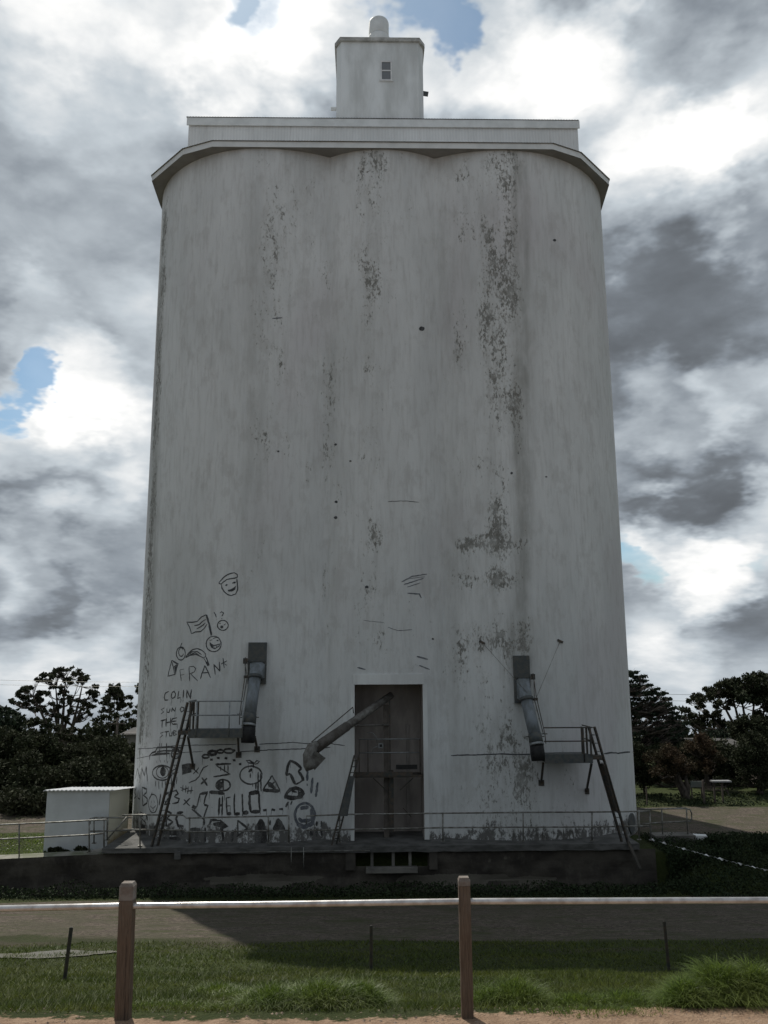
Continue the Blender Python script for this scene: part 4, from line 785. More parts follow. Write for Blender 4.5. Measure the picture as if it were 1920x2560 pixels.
b = MB(); b.box((a[0], .56, c_[2]), (c_[0], .68, a[2])); b.build('case', GALV, sb_, B(sb_)); b = MB(); b.box((a[0]+.04, .55, c_[2]+.04), (c_[0]-.04, .559, a[2]-.04)); b.build('cover', RUBBER, sb_, B(sb_)); b = MB(); b.tube([PL(917, 1831, .6), PL(932, 1832, .6), PL(940, 1842, .6), PL(943, 1858, .6)], .012, 6); b.tube([PL(946, 1865, .6), PL(933, 1870, .6), PL(930, 1886, .6)], .012, 6); b.build('cable', GALV, sb_, B(sb_))
# rusty spout swinging out of the doorway
P0 = PL(978, 1738, .9); P1 = PL(787, 1872, -1.5); d = dirv(P0, P1); L_ = np.linalg.norm(P1-P0)
ds = empty('grain_spout', P1, 'mottled rusty grain spout swung out of the doorway to the left with hooded end', 'grain spout')
b = MB(); b.tube([P0, P0+d*L_*.62], [.13, .15], 18); b.build('inner_pipe', RUSTY, ds, B(ds)); b = MB(); b.tube([P0+d*L_*.6, P1], [.165, .19], 18); b.build('outer_pipe', simple('brown_pipe', (.13, .12, .11), (.08, .07, .06), 5, .7, .2), ds, B(ds))
b = MB(); e0 = P1+d*.02; b.tube([e0-d*.12+np.array([0, 0, .06]), e0+np.array([-.08, -.05, .03]), e0+np.array([-.17, -.12, -.2]), e0+np.array([-.15, -.16, -.52]), e0+np.array([-.1, -.17, -.66])], [.17, .2, .22, .21, .17], 16); b.add([e0+np.array(v) for v in ((.05, -.3, -.05), (.4, -.15, -.28), (.02, -.15, -.68), (-.1, -.35, -.3), (.05, .05, -.05), (.36, .0, -.28), (.0, .05, -.66))], [(0, 1, 2, 3), (4, 6, 5), (0, 4, 5, 1), (1, 5, 6, 2)]); b.build('hooded_end', RUSTY, ds, B(ds))
b = MB(); b.tube([PL(779, 1855, -1.5), PL(882, 1768, -.25), PL(884, 1783, -.25)], .018, 6); b.build('control_rod', STEEL, ds, B(ds))
# ladder with guard left of the doorway
la, lb_ = PL(886, 1888, -.35), PL(829, 2105, -.5); lb_[2] = 0; dl = empty('ladder', lb_, 'dark guarded ladder leaning against the left edge of the silo doorway', 'ladder')
b = MB(); of = np.array([.16, .16, 0]); b.bar(la, lb_, .07, .05); b.bar(la+of, lb_+of, .06, .05); b.build('rails', STEEL, dl, B(dl)); b = MB()
for k in range(1, 15): q = la+(lb_-la)*k/15; b.tube([q, q+of], .015, 6)
b.build('rungs', STEEL, dl, B(dl))
b = MB(); p = la+(lb_-la)*.24; q = la+(lb_-la)*.68; b.add([p+np.array([0, -.06, 0]), p+np.array([.2, -.06, 0]), q+np.array([.3, -.06, 0]), q+np.array([0, -.06, 0]), p+np.array([0, .1, 0]), p+np.array([.2, .1, 0]), q+np.array([.3, .1, 0]), q+np.array([0, .1, 0])], [(0, 3, 2, 1), (4, 5, 6, 7), (0, 4, 7, 3), (1, 2, 6, 5), (3, 7, 6, 2), (0, 1, 5, 4)]); b.build('ladder_guard', SPOUTD, dl, B(dl))
# ------------------------------------------------------------------ shed on the left
sh = PD(118, 2105, 31.2); SX0, SX1 = PD(114, 2040, 31.3)[0], PD(271.5, 2040, 31.3)[0]; zt1 = PD(190, 1975, 31.3)[2]
sx2 = PD(308, 2040, 33.6)[0]
shed = empty('shed', (SX0, 31.3, -.35), 'small white flat roofed metal shed beside the left corner of the silo', 'shed', frame='world')
SH = simple('grey_shed_cladding', (.6, .625, .63), (.52, .54, .54), 1.5, .6)
b = MB(); b.box((SX0, 31.3, -.6), (SX1, 33.7, zt1-.3)); b.add([(SX0, 31.3, zt1-.3), (SX1, 31.3, zt1-.3), (SX1, 31.3, zt1-.03), (SX0, 31.3, zt1-.03)], [(0, 1, 2, 3)]); b.build('wall', SH, shed, B(shed))
t = MT('cream_shed_cladding'); zc = t.N.new('ShaderNodeSeparateXYZ'); t.L.new(t.tc.outputs['Object'], zc.inputs[0]); n1 = t.noise(2.5, 5, .6)
rs = t.math('SUBTRACT', t.math('ADD', t.math('MULTIPLY', n1, .9), .35), t.math('MULTIPLY', zc.outputs[2], 1.1)); cc = t.mix(t.ramp(rs, .1, .75, 0, .75), (.86, .82, .66), (.5, .32, .1))
b = MB(); b.add([(SX1+.004, 31.31, -.5), (SX1+.004, 33.69, -.5), (SX1+.004, 33.69, zt1-.27), (SX1+.004, 31.31, zt1-.04)], [(0, 1, 2, 3)]); b.build('side_wall', t.fin(cc, .6), shed, B(shed))
b = MB(); X = np.arange(SX0-.1, SX1+.22, .075); k = len(X); vs = [(x, 31.18, zt1+.0+.03*(i % 2)) for i, x in enumerate(X)]+[(x, 33.9, zt1-.26+.03*(i % 2)) for i, x in enumerate(X)]+[(x, 31.18, zt1-.035+.03*(i % 2)) for i, x in enumerate(X)]
b.add(vs, [(i, i+1, k+i+1, k+i) for i in range(k-1)]+[(i, 2*k+i, 2*k+i+1, i+1) for i in range(k-1)]); b.build('corrugated_roof', simple('zincalume', (.75, .76, .77), (.6, .61, .62), 3, .35, .3), shed, B(shed))
# ------------------------------------------------------------------ foreground posts and pipe rail
def tpost(px_t, py_t, px_b, py_b, D, w, label, band):
    bz = hgt(PD(px_b, py_b, D)[0], D)-.15; x = PD((px_b+px_t)/2, py_b, D)[0]; tz = PD(px_t, py_t, D)[2]; xb = PD(px_b, py_b, D)[0]; xt = PD(px_t, py_t, D)[0]
    o = empty('timber_post', (xb, D, bz), label, 'post', 'square timber posts carrying the pipe rail', 'world')
    k_ = (xt-xb)/(tz-bz); zc_ = tz-.13*1.; c_ = .006
    rings = []
    h = w/2
    pro = [(-h+c_, -h), (h-c_, -h), (h, -h+c_), (h, h-c_), (h-c_, h), (-h+c_, h), (-h, h-c_), (-h, -h+c_)]
    def col(z0, z1, s=1., n=8):
        b = MB(); vs = []
        for i in range(n+1):
            z = z0+(z1-z0)*i/n
            for (a_, c2) in pro: vs.append((xb+(z-bz)*k_+a_*s+.002*mnoise.noise(Vector((z*9, a_*50, 0))), D+c2*s, z))
        b.add(vs, [(8*i+a_, 8*i+(a_+1) % 8, 8*i+8+(a_+1) % 8, 8*i+8+a_) for i in range(n) for a_ in range(8)]+[tuple(range(8))[::-1], tuple(8*n+a_ for a_ in range(8))]); return b
    zb = tz-band; col(bz, zb, 1, 14).build('shaft', TIMBER, o, B(o))
    b = col(zb+.002, tz-.022, 1.02, 3); xt2 = xb+(tz-bz)*k_; xs = xb+(tz-.022-bz)*k_; H_ = h*1.02
    b.add([(xs-H_, D-H_, tz-.023), (xs+H_, D-H_, tz-.023), (xs+H_, D+H_, tz-.023), (xs-H_, D+H_, tz-.023), (xt2-h*.8, D-h*.75, tz), (xt2+h*.8, D-h*.75, tz), (xt2+h*.8, D+h*.75, tz), (xt2-h*.8, D+h*.75, tz)], [(4, 5, 6, 7), (0, 1, 5, 4), (1, 2, 6, 5), (2, 3, 7, 6), (3, 0, 4, 7)]); b.build('post_top', CAPM, o, B(o))
    return o
DP = 6.3
tpost(320.5, 2205, 308, 2556, DP, .096, 'left brown timber post with a chipped grey top', .115)
tpost(1159.5, 2192, 1169, 2550, DP, .082, 'right reddish timber post with a flat grey top', .055)
pr = empty('pipe_rail', PD(740, 2260, DP), 'long bright steel pipe rail running between the two timber posts', 'rail', frame='world')
b = MB(); b.tube([PD(-400, 2280, DP-.02), PD(300, 2265, DP-.01), PD(740, 2260, DP), PD(1165, 2253.5, DP), PD(2300, 2249, DP-.05)], .0215, 16); t = MT('bright_galvanised_pipe'); t.bump(t.noise(60, 3), .001, .3); b.build('pipe', t.fin(t.mix(t.ramp(t.noise(12, 5), .35, .7), (.62, .61, .6), (.4, .37, .35)), .33, .6, .5), pr, B(pr))
# ------------------------------------------------------------------ star pickets
for (xt, yt, xb, yb_, D, lab) in ((179, 2318, 159, 2474, 10.0, 'leaning steel picket standing in sunlit grass left of the left timber post'), (928, 2314, 928, 2436, 12.3, 'upright steel picket in the shaded grass between the two timber posts'), (1660, 2303, 1673, 2430, 12.3, 'thin steel picket standing in dark shade above the big grass clump')):
    q = PD(xb, yb_, D); tp = PD(xt, yt, D); q[2] = hgt(q[0], D)-.1
    o = empty('star_picket', q, lab, 'picket', 'steel pickets standing in the grass', 'world'); b = MB()
    for a in (90, 210, 330):
        e = np.array([math.cos(math.radians(a)), math.sin(math.radians(a)), 0])*.024; n_ = np.array([-e[1], e[0], 0])*.12
        b.add([q+n_, q-n_, q+e-n_, q+e+n_, tp+n_, tp-n_, tp+e-n_, tp+e+n_], [(0, 1, 2, 3), (7, 6, 5, 4), (0, 4, 5, 1), (1, 5, 6, 2), (2, 6, 7, 3), (3, 7, 4, 0)])
    b.build('shaft', STEEL, o, B(o))
# puddle
pc = PD(112, 2390, 14.6); b = MB(); vs = []; n = 40
def pud(px, py, k): 
    a = 2*math.pi*k/n; rr = 1+.22*mnoise.noise(Vector((math.cos(a)*2, math.sin(a)*2, px))); return rr
zp = hgt(pc[0], pc[1])+.012
for k in range(n):
    a = 2*math.pi*k/n; rr = 1+.35*mnoise.noise(Vector((math.cos(a)*1.7, math.sin(a)*1.7, 3))); x = pc[0]+1.15*rr*math.cos(a); y = pc[1]+.75*rr*(1+.5*mnoise.noise(Vector((k*.9, 1, 1))))*math.sin(a)*(1-.5*abs(math.cos(a))); vs.append((x, y, hgt(x, y)+.018))
b.add([(pc[0], pc[1], zp)]+vs, [(0, 1+k, 1+(k+1) % n) for k in range(n)]); t = MT('muddy_water'); b.build('puddle', t.fin((.2, .19, .16), .22, 0, .9))['kind'] = 'structure'
# concrete frame and block by the retaining wall
o = empty('concrete_pit_frame', PL(295, 2130, YE+.3), 'small rectangular concrete drain frame on the retaining wall near the shed', 'drain frame'); a, c_ = PL(280, 2122, YE+.25), PL(309, 2132, YE+.25)
b = MB(); b.box((a[0], YE+.25, c_[2]), (a[0]+.05, YE+.7, a[2])); b.box((c_[0]-.05, YE+.25, c_[2]), (c_[0], YE+.7, a[2])); b.box((a[0]+.05, YE+.25, a[2]-.04), (c_[0]-.05, YE+.7, a[2])); b.box((a[0]+.05, YE+.25, c_[2]), (c_[0]-.05, YE+.3, c_[2]+.03)); b.build('frame', simple('pale_concrete', (.36, .35, .33), (.22, .21, .2), 5, .9), o, B(o)); b = MB(); b.box((a[0]+.05, YE+.5, c_[2]+.03), (c_[0]-.05, YE+.55, a[2]-.04)); b.build('dark_inside', CONCD, o, B(o))
o = empty('plank', PL(243, 2128, YE+.3), 'grey board lying on the retaining wall beside the drain frame', 'plank'); b = MB(); b.bar(PL(226, 2129, YE+.35), PL(265, 2120, YE+.35), .07, .06); b.build('board', MATS['pale_concrete'], o, B(o))
o = empty('concrete_block', PD(1745, 2092, 32.3), 'broken white concrete slab lying on the bank right of the handrail', 'concrete block', frame='world'); q = PD(1745, 2090, 32.3); b = MB(); b.prism([(q[0]-.28, q[1]-.2), (q[0]+.25, q[1]-.25), (q[0]+.32, q[1]+.1), (q[0]-.1, q[1]+.25)], q[2]-.12, q[2]+.04); b.build('slab', FRM, o, B(o))
# barrier tape
A_, B_ = PD(1628, 2098, 30.2), PD(1990, 2192, 26.2); o = empty('barrier_tape', A_, 'fluttering white barrier tape strung down the weedy bank right of the silo', 'tape', frame='world')
b = MB(); vs = []; n = 360
for i in range(n+1):
    t_ = i/n; p = A_+(B_-A_)*t_; p = p+np.array([0, 0, -.05*math.sin(math.pi*t_)+.012*math.sin(t_*200)]); a = t_*math.pi*13+.9*math.sin(t_*23)+.7*math.sin(t_*57); u = np.array([.15*math.cos(a), math.cos(a), math.sin(a)*1.])*(.004+.05*max(0, math.sin(t_*62+math.sin(t_*17)*1.3)-.35)); vs += [p-u, p+u]
b.add(vs, [(2*i, 2*i+1, 2*i+3, 2*i+2) for i in range(n)], True); t = MT('white_plastic_tape'); b.build('tape', t.fin((.8, .8, .8), .4), o, B(o))
# ------------------------------------------------------------------ vegetation
def tri_mesh(name, V, mat, parent=None, off=(0, 0, 0), tail=None, smooth=False):
    """V: (n, k, 3) array, one polygon of k corners each"""
    n, k = V.shape[:2]; me = bpy.data.meshes.new(name); me.vertices.add(n*k); me.vertices.foreach_set('co', (V-np.array(off, float)).astype('f').ravel())
    me.loops.add(n*k); me.loops.foreach_set('vertex_index', np.arange(n*k, dtype='i')); me.polygons.add(n)
    me.polygons.foreach_set('loop_start', np.arange(0, n*k, k, dtype='i')); me.polygons.foreach_set('loop_total', np.full(n, k, 'i'))
    me.materials.append(mat); me.update(calc_edges=True); o = bpy.data.objects.new(name, me); COL.objects.link(o)
    if parent is not None: o.parent = parent
    return o
def clump(c, r, n, size, flat=.6, shell=.55):
    """leaf quads through an uneven ellipsoid"""
    d = rng.normal(size=(n, 3)); d /= np.linalg.norm(d, axis=1)[:, None]; rad = rng.random(n)**shell
    # several sub-lobes make the outline ragged
    lob = rng.normal(size=(7, 3)); lob /= np.linalg.norm(lob, axis=1)[:, None]; k = (d@lob.T).max(1); rad = rad*(.68+.42*np.clip(k, 0, 1)**2)
    P = np.array(c)+d*rad[:, None]*np.array([r, r, r*flat])
    a = rng.normal(size=(n, 3)); a /= np.linalg.norm(a, axis=1)[:, None]; b_ = np.cross(a, rng.normal(size=(n, 3))); b_ /= np.linalg.norm(b_, axis=1)[:, None]
    s_ = size*(.5+rng.random(n))[:, None]; a = a*s_; b_ = b_*s_*.55
    return np.stack([P-a, P-b_*.9, P+a, P+b_], 1)
def tree(label, base, clumps, stems, mat, D, size, dens, trunk_r=.25, flat=.65, group=None, cat='tree', name='tree', spread=1.2, limb=True, barkm=None, split=0):
    """clumps: (x, y, r) survey coordinates; each gets its own distance around D"""
    bx, by, bz = base; o = empty(name, base, label, cat, group, frame='world'); L_ = []; cs = []
    if split:
        clumps = [(x+rng.normal()*r*.42, y+rng.normal()*r*.3, r*(.42+.3*rng.random())*(1.35 if split == 3 else 1)) for (x, y, r) in clumps for _ in range(split)]
    for (x, y, r) in clumps:
        d_ = D+rng.normal()*spread; c = PD(x, y, d_); rr = r/2072*d_; cs.append((c, rr)); n = min(1500, max(20, int(4.5*dens*rr*rr/(size*size))))
        L_.append(clump(c, rr, n, size, flat))
    tri_mesh('crown', np.concatenate(L_), mat, o, base)
    b = MB(); st = []
    for (x, y, h_) in stems:
        top = PD(x, y, D+rng.normal()*.4); pts = []; p0 = np.array(base)+np.array([rng.normal()*.15, rng.normal()*.15, -.2])
        for k in range(7):
            t_ = k/6; q = p0*(1-t_)+top*t_; bow = math.sin(t_*math.pi)*h_; q = q+np.array([-(top[0]-p0[0])*bow, 0, bow*abs(top[0]-p0[0])*-.3])+rng.normal(0, .04, 3)*(k > 0); pts.append(q)
        rs = [trunk_r*(1-.8*k/6) for k in range(7)]; b.tube(pts, rs, 7); st.append((pts, rs))
    if limb and st:
        for c, rr in cs:
            best = None
            for pts, rs in st:
                for k in range(2, 7):
                    v = c-pts[k]; dd = np.linalg.norm(v)+max(0, -v[2])*2
                    if v[2] > -.2 and (best is None or dd < best[0]): best = (dd, pts[k], rs[k])
            if best is None: continue
            p, r0 = best[1], best[2]*.6; e = c+np.array([0, 0, rr*.2]); m_ = (p+e)/2+np.array([(e[0]-p[0])*.1, 0, -abs(e[0]-p[0])*.12])+rng.normal(0, .06, 3); b.tube([p, (p+m_)/2+rng.normal(0, .03, 3), m_, (m_+e)/2+rng.normal(0, .04, 3), e], [r0, r0*.8, r0*.62, r0*.45, r0*.2], 5)
            for _ in range(3):
                e2 = c+rng.normal(0, .5, 3)*rr; b.tube([m_, (m_+e2)/2+rng.normal(0, .05, 3), e2], [r0*.4, r0*.28, r0*.12], 4)
    if st: b.build('trunk', barkm or BARK, o, base)
    return o
c5 = lambda L_, s=1.: [(x/4.253, 1640+y/4.253, r/4.253*s) for x, y, r in L_]
c6 = lambda L_, s=1.: [(1540+x/4.253, 1640+y/4.253, r/4.253*s) for x, y, r in L_]
g5 = lambda x, y: (x/4.253, 1640+y/4.253); g6 = lambda x, y: (1540+x/4.253, 1640+y/4.253)
def gbase(x, D):
    p = PD(x, 1800, D); return (float(p[0]), float(p[1]), float(hgt(p[0], p[1])))
D1 = 96
tree('largest gum tree with spreading open limbs against the sky left of the silo', gbase(*[g5(660, 0)[0], D1]), c5([(630,140,55),(600,160,40),(770,150,62),(700,150,45),(480,210,62),(560,200,60),(620,200,45),(900,235,62),(850,215,55),(800,200,40),(700,260,60),(750,290,50),(215,345,62),(330,345,58),(280,335,30),(400,270,48),(440,260,40),(250,420,80),(310,410,50),(430,380,60),(520,270,45),(580,330,45),(270,520,52),(440,480,55),(400,440,45),(650,390,40),(770,430,42),(690,460,50),(740,480,45),(560,500,45),(990,400,70),(1040,420,48),(980,530,52),(900,480,48),(870,560,45),(740,590,55),(450,570,60),(600,620,60),(140,480,42),(940,600,48),(990,310,36),(1020,330,22),(380,560,60),(520,600,60),(840,640,50),(600,570,40),(180,510,40),(480,690,60),(700,680,60),(650,330,40),(860,290,45),(700,400,40),(820,470,40),(500,420,50),(620,520,40),(950,520,45),(350,480,45),(1000,470,40)], 1.02),
     [(g5(700,250)[0], g5(0,250)[1], .05), (g5(590,330)[0], g5(0,330)[1], .1), (g5(560,470)[0], g5(0,470)[1], .1), (g5(870,330)[0], g5(0,330)[1], -.1), (g5(930,460)[0], g5(0,460)[1], .12), (g5(350,430)[0], g5(0,430)[1], .15), (g5(780,420)[0], g5(0,420)[1], .1)], GUM, D1, .17, 2.0, .3, .6, 'tall trees behind the silo', spread=1.5, split=4)
tree('smaller umbrella shaped gum tree close to the silo left edge', gbase(g5(1220, 0)[0], 92), c5([(1230,350,70),(1260,370,60),(1180,400,55),(1150,460,62),(1110,520,55),(1090,580,40),(1290,420,55),(1330,490,60),(1380,515,40),(1260,480,45),(1180,520,52),(1240,440,60),(1300,530,40),(1150,600,40),(1200,350,50),(1270,540,40)], 1.08), [(g5(1215,470)[0], g5(0,470)[1], .05), (g5(1250,450)[0], g5(0,450)[1], .1)], GUM, 92, .17, 2.2, .2, .65, 'tall trees behind the silo', split=4)
tree('gum tree mostly hidden behind the silo left edge', gbase(g5(1540, 0)[0], 90), c5([(1480,320,50),(1460,370,35),(1520,400,60),(1470,540,38),(1530,300,60),(1560,520,60)]), [(g5(1540,400)[0], g5(0,400)[1], .05)], GUM, 90, .17, 2.2, .2, .7, 'tall trees behind the silo')
tree('broad black green tree at the far left frame edge', gbase(-10, 62), c5([(-60,600,110),(20,580,80),(90,590,70),(160,620,70),(220,660,60),(60,700,130),(-80,720,140),(180,760,110),(0,830,120),(120,860,110)], .9), [(-10, 1800, 0)], PINE, 62, .16, 2.6, .2, .8, 'dark trees along the left skyline')
tree('low dark tree mass under the largest gum tree', gbase(g5(500, 0)[0], 66), c5([(300,720,90),(400,700,80),(500,740,80),(600,770,70),(330,830,100),(460,840,100),(600,850,90),(700,800,60),(740,870,90),(860,800,50),(850,880,90),(960,860,80),(800,780,50)], .9), [(g5(500,0)[0], 1830, 0)], SCRUB, 66, .17, 2.4, .15, .7, 'dark trees along the left skyline')
tree('dark rounded tree mass beside the silo under the smaller gum', gbase(g5(1250, 0)[0], 64), c5([(1010,690,50),(1080,660,55),(1160,650,55),(1250,640,50),(1350,630,50),(1430,600,45),(1480,610,50),(1060,780,90),(1180,750,90),(1300,740,90),(1420,730,90),(1100,860,80),(1240,850,70),(1480,840,80)], .9), [(g5(1250,0)[0], 1830, 0)], SCRUB, 64, .16, 2.4, .15, .8, 'dark trees along the left skyline')
# rows of scrub below : each bush one thing
bush_rows = [(-110, 1880, 60, 50), (10, 1872, 55, 49), (70, 1866, 50, 47), (150, 1880, 52, 48), (215, 1885, 55, 49), (290, 1880, 55, 50), (345, 1885, 50, 50),
             (-90, 1945, 70, 44), (-10, 1940, 66, 42.5), (70, 1950, 62, 43), (140, 1945, 62, 42), (215, 1940, 60, 43), (285, 1945, 60, 42.5), (350, 1950, 60, 43.5),
             (-60, 2010, 60, 40.5), (30, 2005, 60, 40), (110, 2010, 56, 40.5), (185, 2008, 56, 40), (260, 2012, 56, 40.5), (330, 2010, 56, 40)]
names = ['dark scrub bush at the far left frame edge, %s row', 'dark scrub bush second from the left, %s row', 'dark scrub bush third from the left, %s row', 'dark scrub bush fourth from the left, %s row', 'dark scrub bush third from the silo, %s row', 'dark scrub bush second from the silo, %s row', 'dark scrub bush nearest the silo, %s row']
for i, (x, y, r, D) in enumerate(bush_rows):
    row = 'upper' if i < 7 else ('middle' if i < 14 else 'lower')
    jj = [(x+rng.normal()*r*.45, y+rng.normal()*r*.22, r*(.55+.25*rng.random())) for _ in range(6)]+[(x, y+r*.3, r*.9)]
    bb = gbase(x, D); tree(names[i if i < 7 else (i-7 if i < 14 else (i-14)+(1 if i-14 > 2 else 0))] % row, bb, jj, [(x, y, 0)], SCRUB, D, .09, 2.2, .05, .75, 'dark scrub bushes behind the shed', 'bush', 'scrub_bush', .5, limb=False)
# right hand side
cyp = []
prof_ = [(175,90,240),(215,60,330),(265,60,345),(310,50,395),(350,50,470),(400,40,525),(455,40,585),(510,30,600),(560,30,640),(610,30,670),(660,30,690),(715,30,735),(770,30,760),(830,30,740),(890,30,720),(950,30,700)]
for (y, xa, xb) in prof_:
    x = -60
    while x < xb-10:
        if not (y > 330 and y < 760 and rng.random() < .2 and x > 60): cyp.append((x+rng.normal()*8, y+rng.normal()*8, 44+rng.random()*16))
        x += 52
    cyp.append((xb-18, y-6, 24)); cyp.append((xb-45, y, 34))
tree('dark layered cypress rising beside the right edge of the silo', gbase(g6(60, 0)[0], 52), c6(cyp, 1.), [(g6(60,200)[0], g6(0,200)[1], 0)], PINE, 52, .085, 1.15, .3, .42, 'tall trees behind the silo', name='cypress_tree', spread=1.0)
tree('wide domed pine with dark stems under its crown at the right frame edge', gbase(g6(1400, 0)[0], 60), c6([(1560,250,90),(1480,250,80),(1400,260,80),(1300,255,75),(1220,290,75),(1150,290,65),(1080,330,70),(1000,360,60),(950,350,35),(900,420,55),(820,460,50),(790,480,30),(1000,450,75),(1120,420,85),(1260,400,100),(1400,380,100),(1560,380,110),(1680,300,110),(1760,420,120),(1660,480,90),(1480,460,70),(1330,480,60),(880,530,50),(740,590,48),(720,660,34),(800,640,50),(860,740,70),(820,700,50),(1180,560,30),(980,690,90),(1110,690,90),(1230,720,70),(1500,600,45),(1590,560,50),(960,600,40),(760,700,30),(1390,700,60),(1500,720,80),(1620,700,90),(1700,640,90),(1060,600,40),(1180,400,80),(1330,330,80),(1060,400,70),(1480,350,90),(1600,320,90),(920,480,60),(1500,470,60),(1200,500,50),(1080,520,60)], 1.08),
     [(g6(1340,420)[0], g6(0,420)[1], .05), (g6(1480,450)[0], g6(0,450)[1], .1), (g6(1080,420)[0], g6(0,420)[1], .2), (g6(1230,420)[0], g6(0,420)[1], .1), (g6(880,500)[0], g6(0,500)[1], .15), (g6(1600,450)[0], g6(0,450)[1], .1)], SCRUB, 60, .11, 1.9, .22, .75, 'tall trees behind the silo', name='pine_tree', split=3)
def crw(cx, cy_, rx, ry, n, r): return [(cx+rx*math.sqrt(rng.random())*math.cos(a), cy_+ry*math.sqrt(rng.random())*math.sin(a), r*(.7+.6*rng.random())) for a in rng.random(n)*6.28]
tree('brownish round crowned tree with a thick trunk across the road right of the silo', gbase(g6(690, 0)[0], 42.5), c6(crw(520,1130,210,170,34,75)+crw(700,1200,120,120,10,60)), [(g6(640,1200)[0], g6(0,1200)[1], .05), (g6(560,1150)[0], g6(0,1150)[1], .1), (g6(760,1200)[0], g6(0,1200)[1], .1)], BROWNB, 42.5, .05, 1.0, .2, .8, 'low trees across the road on the right', spread=.5)
tree('reddish brown tree between the round crowned tree and the pale house', gbase(g6(930, 0)[0], 46), c6(crw(880,1020,140,170,26,70)+crw(1020,1120,110,120,14,60)), [(g6(900,1100)[0], g6(0,1100)[1], .05)], BROWNB, 46, .055, 1.1, .15, .8, 'low trees across the road on the right', spread=.6)
tree('low dark bush at the foot of the silo right edge across the road', gbase(g6(260, 0)[0], 44), c6(crw(200,1050,160,110,16,70)+crw(240,1270,180,110,20,75)), [(g6(250,1200)[0], g6(0,1200)[1], .05)], SCRUB, 44, .06, 1.2, .08, .8, 'low trees across the road on the right', spread=.5)
tree('dense dark green tree at the right frame edge across the road', gbase(g6(1480, 0)[0], 44), c6(crw(1450,1050,180,200,34,90)+crw(1560,1250,150,140,22,80)+crw(1380,1280,70,100,10,50)), [(g6(1480,1100)[0], g6(0,1100)[1], .05)], SCRUB, 44, .06, 1.2, .2, .85, 'low trees across the road on the right', spread=.7)
tree('dark tree behind the cypress foot and the pine', gbase(g6(800, 0)[0], 56), c6(crw(700,970,200,70,24,70)+crw(1050,900,200,80,20,75)+crw(1300,880,200,100,20,80)+crw(380,960,200,80,14,80)), [(g6(800,900)[0], g6(0,900)[1], .05)], PINE, 56, .1, 1.3, .15, .8, 'low trees across the road on the right', spread=.8)
tree('grey green bush in front of the dark house under the right trees', gbase(g6(1120, 0)[0], 43), c6(crw(1180,1330,110,60,10,45)+crw(820,1320,60,60,6,40)), [(g6(1150,1330)[0], g6(0,1330)[1], .05)], SCRUB, 43.5, .05, 1.1, .05, .8, 'low trees across the road on the right', 'bush', 'scrub_bush', .4)
fw = []
for k in range(230):
    x = rng.uniform(-150, 170); D = rng.uniform(95, 150); gz_ = hgt(x, D); topz_ = H-(.072 if x < 0 else .08)*D+rng.normal()*.8
    r = rng.uniform(2.2, 3.6)
    for z in np.arange(gz_+1, topz_, 2.4): fw.append(clump((x+rng.normal(), D, z), r, 130, .5, .8))
    fw.append(clump((x, D, topz_-1), r*.8, 130, .45, .8))
far = tri_mesh('far_woodland', np.concatenate(fw), SCRUB); tag(far, 'dark distant woodland closing the skyline behind the yard', 'woodland', kind='stuff')
tree('dark dense tree in the gap between cypress and pine', gbase(g6(820, 0)[0], 50), c6(crw(900,1010,260,90,26,70)+crw(500,1040,200,80,16,75)+crw(1100,1050,160,110,16,80)), [(g6(800,900)[0], g6(0,900)[1], .05)], SCRUB, 50, .09, 1.6, .12, .85, 'low trees across the road on the right', spread=.8)
tree('dark leafy tree over the right frame edge behind the pine stems', gbase(g6(1560, 0)[0], 54), c6(crw(1450,800,260,130,26,90)+crw(1700,850,180,160,16,100)), [(g6(1560,800)[0], g6(0,800)[1], .05)], SCRUB, 54, .1, 1.6, .12, .85, 'low trees across the road on the right', spread=.8)
tree('dark hedge like tree filling under the reddish brown tree', gbase(g6(1000, 0)[0], 47.5), c6(crw(850,1200,300,90,26,70)+crw(1200,1200,200,120,20,80)+crw(1500,1300,200,90,20,80)+crw(400,1250,250,80,18,70)), [(g6(1000,1200)[0], g6(0,1200)[1], .05)], SCRUB, 47.5, .07, 1.4, .12, .85, 'low trees across the road on the right', spread=.5)
# houses glimpsed through the trees
def house(label, x0, x1, ytop, yeave, D, wallc, roofc, depth=6):
    a = PD(x0, yeave, D); c_ = PD(x1, yeave, D); zr_ = PD(x0, ytop, D)[2]; gz_ = hgt(a[0], D)-.2; o = empty('house', ((a[0]+c_[0])/2, D, gz_), label, 'house', frame='world')
    b = MB(); b.box((a[0], D, gz_), (c_[0], D+depth, a[2])); b.build('wall', wallc, o, B(o))
    b = MB(); e = .35; ym = D+depth/2; b.add([(a[0]-e, D-e, a[2]-.05), (c_[0]+e, D-e, a[2]-.05), (c_[0]+e, ym, zr_), (a[0]-e, ym, zr_), (a[0]-e, D+depth+e, a[2]-.05), (c_[0]+e, D+depth+e, a[2]-.05)], [(0, 1, 2, 3), (3, 2, 5, 4)]); b.add([(a[0], D+.01, a[2]-.01), (a[0], D+depth-.01, a[2]-.01), (a[0], ym, zr_-.08), (c_[0], D+.01, a[2]-.01), (c_[0], D+depth-.01, a[2]-.01), (c_[0], ym, zr_-.08)], [(0, 1, 2), (3, 5, 4)]); b.build('roof', roofc, o, B(o))
    b = MB(); w_ = c_[0]-a[0]; h_ = a[2]-gz_; b.box((a[0]+w_*.2, D-.02, gz_+h_*.4), (a[0]+w_*.34, D-.005, gz_+h_*.75)); w1 = b.build('window', RUBBER, o, B(o)); b = MB(); b.box((a[0]+w_*.6, D-.02, gz_+h_*.4), (a[0]+w_*.74, D-.005, gz_+h_*.75)); b.build('window', RUBBER, o, B(o))
    return o
